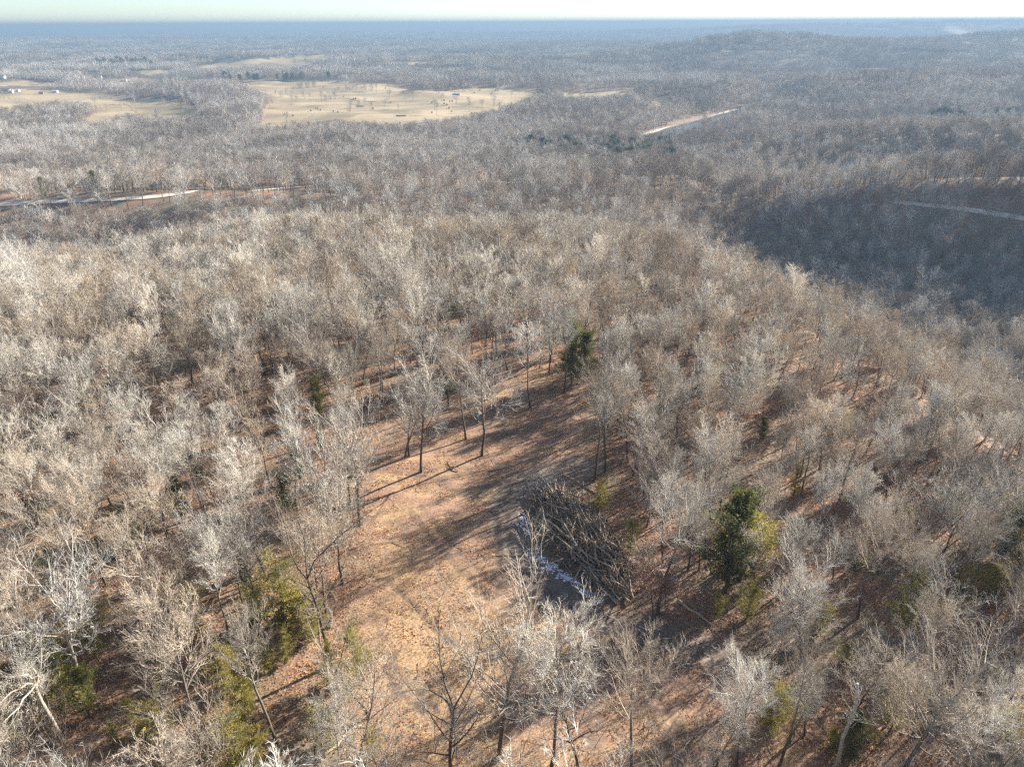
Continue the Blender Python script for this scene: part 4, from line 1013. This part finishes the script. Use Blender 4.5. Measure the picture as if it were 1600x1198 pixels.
# limbs, roots and twigs matted between the logs
mb = MB(); B0 = []; D0 = []
for i in range(1100):
    t = rng.uniform(0, 1); w = rng.uniform(-1.08, 1.08); x, y, z, ang = heap(t, w); a = ang + rng.normal() * .75 + (PI if rng.random() < .5 else 0); e_ = rng.normal() * .3 + .12
    B0.append((x, y, z - rng.uniform(0, .5))); D0.append((math.cos(a) * math.cos(e_), math.sin(a) * math.cos(e_), math.sin(e_)))
B0 = np.array(B0); D0 = np.array(D0); L = rng.uniform(1.0, 3.4, len(B0)); Pq = grow(B0, D0, L, 4, .0, .16)
mb.tubes(Pq, rng.uniform(.015, .05, len(B0))[:, None] * np.array([[1, .8, .6, .25]]), 3, 0)
b, d_, L2, rr = offshoots(Pq[:1300], np.full((1300, 4), .03), 4, .2, 1, .4, 1.0, .4, .5); mb.spikes(b, d_ * L2[:, None], .013, 0)
heaped = obj('brush_heap', mb.mesh('brush_heap', ['log'])); tag(heaped, kind='stuff')
# the soil and rot the heap stands on
mb = MB(); nt_, nw_ = 30, 13; V = []
for i in range(nt_):
    for j in range(nw_):
        x, y, z, ang = heap(i / (nt_ - 1), -1.12 + 2.24 * j / (nw_ - 1)); g0 = float(H(x, y)); V.append((x + rng.normal() * .12, y + rng.normal() * .12, max(g0 - .2, g0 + (z - g0) * .72 + rng.normal() * .15 - .15)))
mb.add(V, [(i * nw_ + j, (i + 1) * nw_ + j, (i + 1) * nw_ + j + 1, i * nw_ + j + 1) for i in range(nt_ - 1) for j in range(nw_ - 1)], 0, False)
MAT['heap_soil'] = simple_noise_mat('heap_soil', 3.0, [(0.3, (0.06, 0.045, 0.03)), (0.7, (0.17, 0.13, 0.09))])
tag(obj('heaped_soil', mb.mesh('heaped_soil', ['heap_soil'])), kind='structure')
# pushed-up pale root plate at the heap's upper end and litter of sticks on the ground
mb = MB(); c0 = hit(852, 762); n = 260; a = rng.random(n) * 6.28; e_ = rng.uniform(-.1, .9, n)
D = np.stack([np.cos(a) * np.cos(e_), np.sin(a) * np.cos(e_), np.sin(e_)], 1); B_ = c0 + np.array([0, 0, .3]) + rng.normal(size=(n, 3)) * np.array([1.6, 1.2, .3])
Pq = grow(B_, D, rng.uniform(.6, 2.8, n), 5, .04, .25); mb.tubes(Pq, rng.uniform(.015, .05, n)[:, None] * np.linspace(1, .2, 5)[None], 3, 0)
tag(obj('tangled_pale_branches', mb.mesh('tangled_pale_branches', ['pale_twig'])), kind='stuff')
B_ = []
for i in range(900):
    q = rng.random()
    if q < .35: uu, vv_ = rng.uniform(1000, 1190), rng.uniform(960, 1060)
    elif q < .6: uu, vv_ = rng.uniform(1180, 1330), rng.uniform(1000, 1190)
    else: uu, vv_ = rng.uniform(590, 960), rng.uniform(620, 1190)
    D_ = ray(uu, vv_); t_ = (0 - 55) / D_[2]; B_.append((D_[0] * t_, D_[1] * t_))
B_ = np.array(B_); z = H(B_[:, 0], B_[:, 1]) + .04; a = rng.random(len(B_)) * 6.28; D = np.stack([np.cos(a), np.sin(a), rng.uniform(0, .12, len(a))], 1)
mb = MB(); Pq = grow(np.c_[B_, z], D, rng.uniform(.3, 2.2, len(a)), 4, 0.0, .12); Pq[:, :, 2] = np.maximum(Pq[:, :, 2], H(Pq[:, :, 0], Pq[:, :, 1]) + .03); mb.tubes(Pq, rng.uniform(.01, .035, len(a))[:, None] * np.array([[1, .8, .6, .3]]), 3, 0)
tag(obj('fallen_sticks', mb.mesh('fallen_sticks', ['brush_twig'])), kind='stuff')

# old snow in the heap's shade
mb = MB(); line = [((812, 800), (826, 838), 1.0), ((834, 864), (860, 886), .8), ((854, 882), (892, 904), 1.3), ((877, 896), (917, 924), 1.5), ((912, 921), (944, 942), .9)]
cnt = 0
for (a0, a1, wd_) in line:
    A = hit(*a0); B = hit(*a1)
    for _ in range(int(40 * wd_)):
        t = rng.random(); c = A * (1 - t) + B * t + rng.normal(size=3) * .36; r_ = rng.uniform(.05, .20); n = 7; th = np.arange(n) * 2 * PI / n; rr_ = r_ * rng.uniform(.6, 1.3, n)
        ring = np.stack([c[0] + np.cos(th) * rr_ * 1.3, c[1] + np.sin(th) * rr_, 0 * th], 1); ring[:, 2] = H(ring[:, 0], ring[:, 1]) + .01
        inn = np.stack([c[0] + np.cos(th) * rr_ * .75, c[1] + np.sin(th) * rr_ * .6, 0 * th], 1); inn[:, 2] = H(inn[:, 0], inn[:, 1]) + .07
        V = np.concatenate([ring, inn]); F4 = [(i, (i + 1) % n, n + (i + 1) % n, n + i) for i in range(n)]
        mb.add(V, F4, 0, True); mb.f.append(np.array([[mb.n - n + i for i in range(n)]])); mb.m.append(np.zeros(1, np.int32)); mb.sm.append(np.array([True]))
tag(obj('snow_patches', mb.mesh('snow_patches', ['snow'])), kind='stuff')

# ------------------------------------------------------------------ loose leaves and dry grass
def leaf_patch(n, half, size, matn, upright):
    mb = MB(); C = np.c_[rng.uniform(-half, half, (n, 2)), rng.uniform(.01, .06, n)]
    s = size * rng.uniform(.5, 1.2, n)[:, None]
    if upright:
        a = rng.random(n) * 6.28; lean = rng.normal(size=(n, 2)) * .5; mb.tris(C, np.stack([np.cos(a), np.sin(a), 0 * a], 1) * s * .10, unit(np.c_[lean, np.ones(n)]) * s, 0)
    else:
        A = unit(rng.normal(size=(n, 3)) * np.array([1, 1, .45])); B = unit(np.cross(A, unit(rng.normal(size=(n, 3)) * .5 + np.array([0, 0, 1])))); mb.quads(C, A * s, B * s * .6, 0)
    return mb
LEAF = [lib_obj('leaf_drift_form', 60 + i, leaf_patch(60, .9, .065, 'leaf_litter', False), ('leaf_litter',)) for i in range(4)]
TUFT = [lib_obj('grass_tuft_form', 70 + i, leaf_patch(40, .55, .22, 'dry_grass', True), ('dry_grass',)) for i in range(4)]
X, Y = jgrid(-105, 105, 26, 150, 1.35); w = wedge(X, Y, 8); X, Y = X[w], Y[w]; Z = H(X, Y); u, v, d = project(np.stack([X, Y, Z], -1))
inc = inpoly(u, v, CLEARING); dr = inpoly(u, v, DIRT); k = (~dr | (rng.random(len(X)) < .2)) & (~inc | (rng.random(len(X)) < .30)); X, Y, Z = X[k], Y[k], Z[k]; n = len(X)
s = rng.uniform(.8, 1.2, n); scatter('fallen_leaves', np.stack([X, Y, Z + .02], -1), rng.random(n) * 6.28, np.stack([s, s, s], -1), rng.integers(0, 4, n), LEAF)
X, Y = jgrid(-45, 45, 28, 125, .75); Z = H(X, Y); u, v, d = project(np.stack([X, Y, Z], -1))
k = inpoly(u, v, CLEARING) & ~inpoly(u, v, DIRT) & (fbm(X / 5, Y / 5, 2) + rng.random(len(X)) * .5 > np.where(inpoly(u, v, GRASSY), .05, .42)); X, Y, Z = X[k], Y[k], Z[k]; n = len(X)
s = rng.uniform(.5, 1.2, n); scatter('dry_grass', np.stack([X, Y, Z], -1), rng.random(n) * 6.28, np.stack([s, s, s * rng.uniform(.6, 1.1, n)], -1), rng.integers(0, 4, n), TUFT)

# ------------------------------------------------------------------ the farms in the distance
def bale_mesh(m1, m2, r=.95, w=1.5):
    mb = MB(); mb.tubes(np.array([[[-w / 2, 0, r], [0, 0, r], [w / 2, 0, r]]]), np.array([[r * .96, r, r * .96]]), 12, 0, True, cap=1); return mb.mesh('hay_bale', [m1, m2])
BM = bale_mesh('bale', 'bale_end'); BW = bale_mesh('bale_white', 'bale_white')
BALES = [(458, 182), (486, 174), (494, 170), (497, 171), (501, 173), (521, 175), (528, 176), (517, 155), (537, 152), (553, 156), (583, 171), (603, 161), (611, 161), (556, 155),
         (524, 188), (625, 194), (641, 194), (675, 162), (675, 177), (694, 158), (694, 163), (698, 165), (702, 170), (703, 159), (707, 159), (686, 146), (706, 175), (737, 178), (741, 183),
         (750, 142), (774, 142), (778, 142), (741, 146), (505, 138), (603, 139), (630, 144), (488, 130), (483, 127), (455, 127), (545, 196)]
for q, (u_, v_) in enumerate(BALES):
    p = hit(u_, v_); o = obj('hay_bale', BM); o.location = tuple(p); o.rotation_euler = (0, 0, rng.uniform(-1, 1) + 1.2); s = rng.uniform(1.1, 1.5); o.scale = (s, s, s)
    if v_ < 150: tag(o, 'round hay bale far back in the big pasture near the tree line', 'hay bale', 'hay bales at the back of the pasture')
    elif v_ < 168: tag(o, 'round hay bale along the middle of the big pasture', 'hay bale', 'hay bales in the middle of the pasture')
    else: tag(o, 'round hay bale in the near part of the big pasture', 'hay bale', 'hay bales in the near pasture')
for q in range(18):
    p = hit(361 + q * 1.55, 133.5); o = obj('wrapped_bale', BW); o.location = tuple(p); o.rotation_euler = (0, 0, 1.5); o.scale = (1.15,) * 3; tag(o, 'white wrapped bale in the long row at the left end of the pasture', 'hay bale', 'wrapped bales in a row')
for (ua, ub, v_, lab) in [(557, 568, 167, 'dark old bale in the short row in mid pasture'), (620, 634, 182, 'dark old bale in the row near the front of the pasture')]:
    for q in range(8):
        p = hit(ua + (ub - ua) * q / 7, v_); o = obj('hay_bale', BM); o.location = tuple(p); o.rotation_euler = (0, 0, .1); tag(o, lab, 'hay bale', lab.replace('dark old bale', 'dark old bales'))
def house(uv, w, dpt, hgt, rise, wall, roof, label, cat='building', rz=0.0, nm='farm_building', doors=1, wins=3):
    p = hit(*uv); e = empty(nm, (p[0], p[1], p[2] - .2), rz)
    m = MB(); m.box((0, 0, hgt / 2), (w, dpt, hgt)); x = w / 2; y = dpt / 2
    m.add([(-x, -y, hgt), (-x, y, hgt), (-x, 0, hgt + rise)], [[0, 2, 1]]); m.add([(x, -y, hgt), (x, y, hgt), (x, 0, hgt + rise)], [[0, 1, 2]]); obj('wall', m.mesh('wall', [wall]), e)
    m = MB(); t = .25; xo, yo = x + .5, y + .5; sl = rise / y; zb = hgt - .5 * sl + .06
    for sg in (-1, 1):
        m.add([(-xo, sg * yo, zb), (xo, sg * yo, zb), (xo, 0, hgt + rise + .06), (-xo, 0, hgt + rise + .06), (-xo, sg * yo, zb + t), (xo, sg * yo, zb + t), (xo, 0, hgt + rise + t + .06), (-xo, 0, hgt + rise + t + .06)],
              [[0, 1, 2, 3], [4, 5, 6, 7], [0, 1, 5, 4], [1, 2, 6, 5], [3, 0, 4, 7]])
    obj('roof', m.mesh('roof', [roof]), e)
    for k in range(doors):
        m = MB(); m.box((-w * .25 + k * w * .4, -y - .04, 1.15), (2.2 if w > 11 else 1.1, .1, 2.3)); obj('door', m.mesh('door', ['grey_roof']), e)
    for k in range(wins):
        m = MB(); m.box((-w * .4 + (k + .5) * w * .8 / wins, -y - .05, hgt * .62), (1.0, .08, 1.1)); obj('window', m.mesh('window', ['dark_open']), e)
    tag(e, label, cat)
house((156, 122.5), 11, 7, 4.2, 1.4, 'white_wall', 'metal_roof', 'white rectangular barn at the back of the far left pasture', 'barn', 0.05, 'barn')
house((130, 122), 5, 5, 3.2, 1.2, 'white_wall', 'metal_roof', 'small white shed left of the white barn on the far left pasture', 'shed', 0.1, 'shed', 1, 1)
house((194, 127), 14, 5, 2.6, .9, 'white_wall', 'metal_roof', 'long low white shed right of the white barn', 'shed', -.1, 'shed', 1, 4)
house((203, 128), 6, 5, 2.6, .9, 'white_wall', 'metal_roof', 'little white shed touching the right end of the long low one', 'shed', .5, 'shed', 1, 1)
house((8, 144), 20, 9, 4, 2, 'tan_wall', 'grey_roof', 'long tan barn at the left edge', 'barn', .1, 'barn', 2, 4)
house((18, 145.5), 6, 6, 4, 1.6, 'white_wall', 'metal_roof', 'white shed attached to the end of the long tan barn', 'shed', .2, 'shed', 1, 1)
house((29, 143.5), 5, 5, 2.8, 1.0, 'white_wall', 'metal_roof', 'small white shed between the tan barn and the red brown shed', 'shed', -.2, 'shed', 1, 1)
house((65, 147), 7, 5, 2.8, 1.2, 'red_wall', 'grey_roof', 'red brown shed in the left pasture', 'shed', .3, 'shed', 1, 1)
house((87, 145), 8, 6, 3.2, 1.3, 'white_wall', 'metal_roof', 'white shed in the left pasture right of the red brown one', 'shed', .1, 'shed', 1, 2)
house((3, 123), 14, 9, 4.5, 2.2, 'white_wall', 'grey_roof', 'white house with grey roof among trees at the left edge', 'house', .1, 'house', 1, 4)
house((26, 116), 16, 9, 4.5, 2.2, 'red_wall', 'grey_roof', 'red brown house among distant trees at upper left', 'house', -.1, 'house', 1, 4)
house((41, 122), 8, 7, 4, 1.8, 'white_wall', 'grey_roof', 'small white house among trees right of the red brown house', 'house', .2, 'house', 1, 2)
house((56, 122), 8, 7, 3.4, 1.8, 'white_wall', 'grey_roof', 'pale cottage right of the small white house, upper left', 'house', .4, 'house', 1, 2)
house((713, 149), 13, 6, 3, 1.1, 'tan_wall', 'metal_roof', 'open fronted shed with pale roof at the back right of the big pasture', 'shed', .0, 'shed', 2, 2)
# thickets and hedgerow trees standing in the pastures
for grp, lab, lst in [('trees of the small pasture thicket', 'small bare tree in the oval thicket inside the big pasture', [(rng.uniform(528, 582), rng.uniform(140.5, 143.5)) for _ in range(16)]),
                      ('trees of the pasture hedgerow', 'small bare tree in the hedgerow at the back right of the big pasture', [(640 + 8 * q_ + rng.uniform(-3, 3), 143.5 - q_ * .15 + rng.uniform(-.6, .6)) for q_ in range(14)]),
                      ('trees of the left pasture hedgerow', 'small bare tree in the hedgerow behind the left pasture', [(100 + 12 * q_ + rng.uniform(-4, 4), 141.5 + q_ * .85 + rng.uniform(-.5, .5)) for q_ in range(16)]),
                      ('trees of the field corner', 'bare tree at the field corner left of the bend in the track', [(rng.uniform(398, 452), rng.uniform(148, 153)) for _ in range(10)])]:
    for uv in lst:
        p = hit(*uv); i_ = int(rng.choice([0, 1, 2, 5, 7])); o = obj('bare_tree', LIB[2][i_].data); s = rng.uniform(.35, .65); o.location = tuple(p); o.scale = (s * 1.5, s * 1.5, s); o.rotation_euler = (0, 0, rng.random() * 6); tag(o, lab, 'tree', grp)
# lone trees out in the pastures
def lone(kn, uv, vt_, lab, q=0):
    p = hit(*uv); h = height_to(p, vt_); f = LIB[2][{'rounded': 1, 'pale': 4, 'spreading': 0, 'dark': 5}[kn]].data
    o = obj('bare_tree', f); o.location = tuple(p); s = h / 18; o.scale = (s * 1.3, s * 1.3, s); o.rotation_euler = (0, 0, rng.random() * 6); tag(o, lab, 'tree')
lone('pale', (212, 163), 142, 'lone white limbed tree in the left pasture')
lone('dark', (190, 160), 147, 'thin bare tree left of the lone white one in the left pasture')
lone('rounded', (457, 153), 141, 'round bare tree on the pasture edge above the bend of the field track')
lone('dark', (476, 155), 141, 'left one of two thin trees standing in the big pasture')
lone('dark', (484, 155), 142, 'right one of two thin trees standing in the big pasture')
lone('rounded', (523, 155), 143, 'lone bare tree beside a bale in the big pasture')
lone('rounded', (588, 145), 131, 'bare tree on the swell between the pasture thickets')
lone('rounded', (733, 165), 152, 'small bare tree in the right part of the big pasture')
lone('pale', (359, 196), 158, 'white forked tree in the thicket left of the big pasture')
lone('pale', (387, 196), 170, 'white leaning pole tree at the left edge of the big pasture')
lone('dark', (665, 200), 183, 'slim tree at the near edge of the big pasture')

# ------------------------------------------------------------------ haze
HZT = max(62.0, float(GZ.max()) + 19.0); HZB = float(GZ.min()) - 2.0; print('haze', HZB, HZT)
hz = MB(); hz.box((0, 0, (HZT + HZB) / 2), (39000, 39000, HZT - HZB))
hm = bpy.data.materials.new('haze_air'); hm.use_nodes = True; nt = hm.node_tree
for n_ in list(nt.nodes): nt.nodes.remove(n_)
ho = nt.nodes.new('ShaderNodeOutputMaterial'); hv = nt.nodes.new('ShaderNodeVolumePrincipled')
hv.inputs['Color'].default_value = (0.18, 0.265, 0.36, 1); hv.inputs['Density'].default_value = 2.6e-4; hv.inputs['Anisotropy'].default_value = 0.1
nt.links.new(hv.outputs[0], ho.inputs['Volume'])
MAT['haze'] = hm
tag(obj('haze', hz.mesh('haze', ['haze'])), kind='stuff')
print('script done')
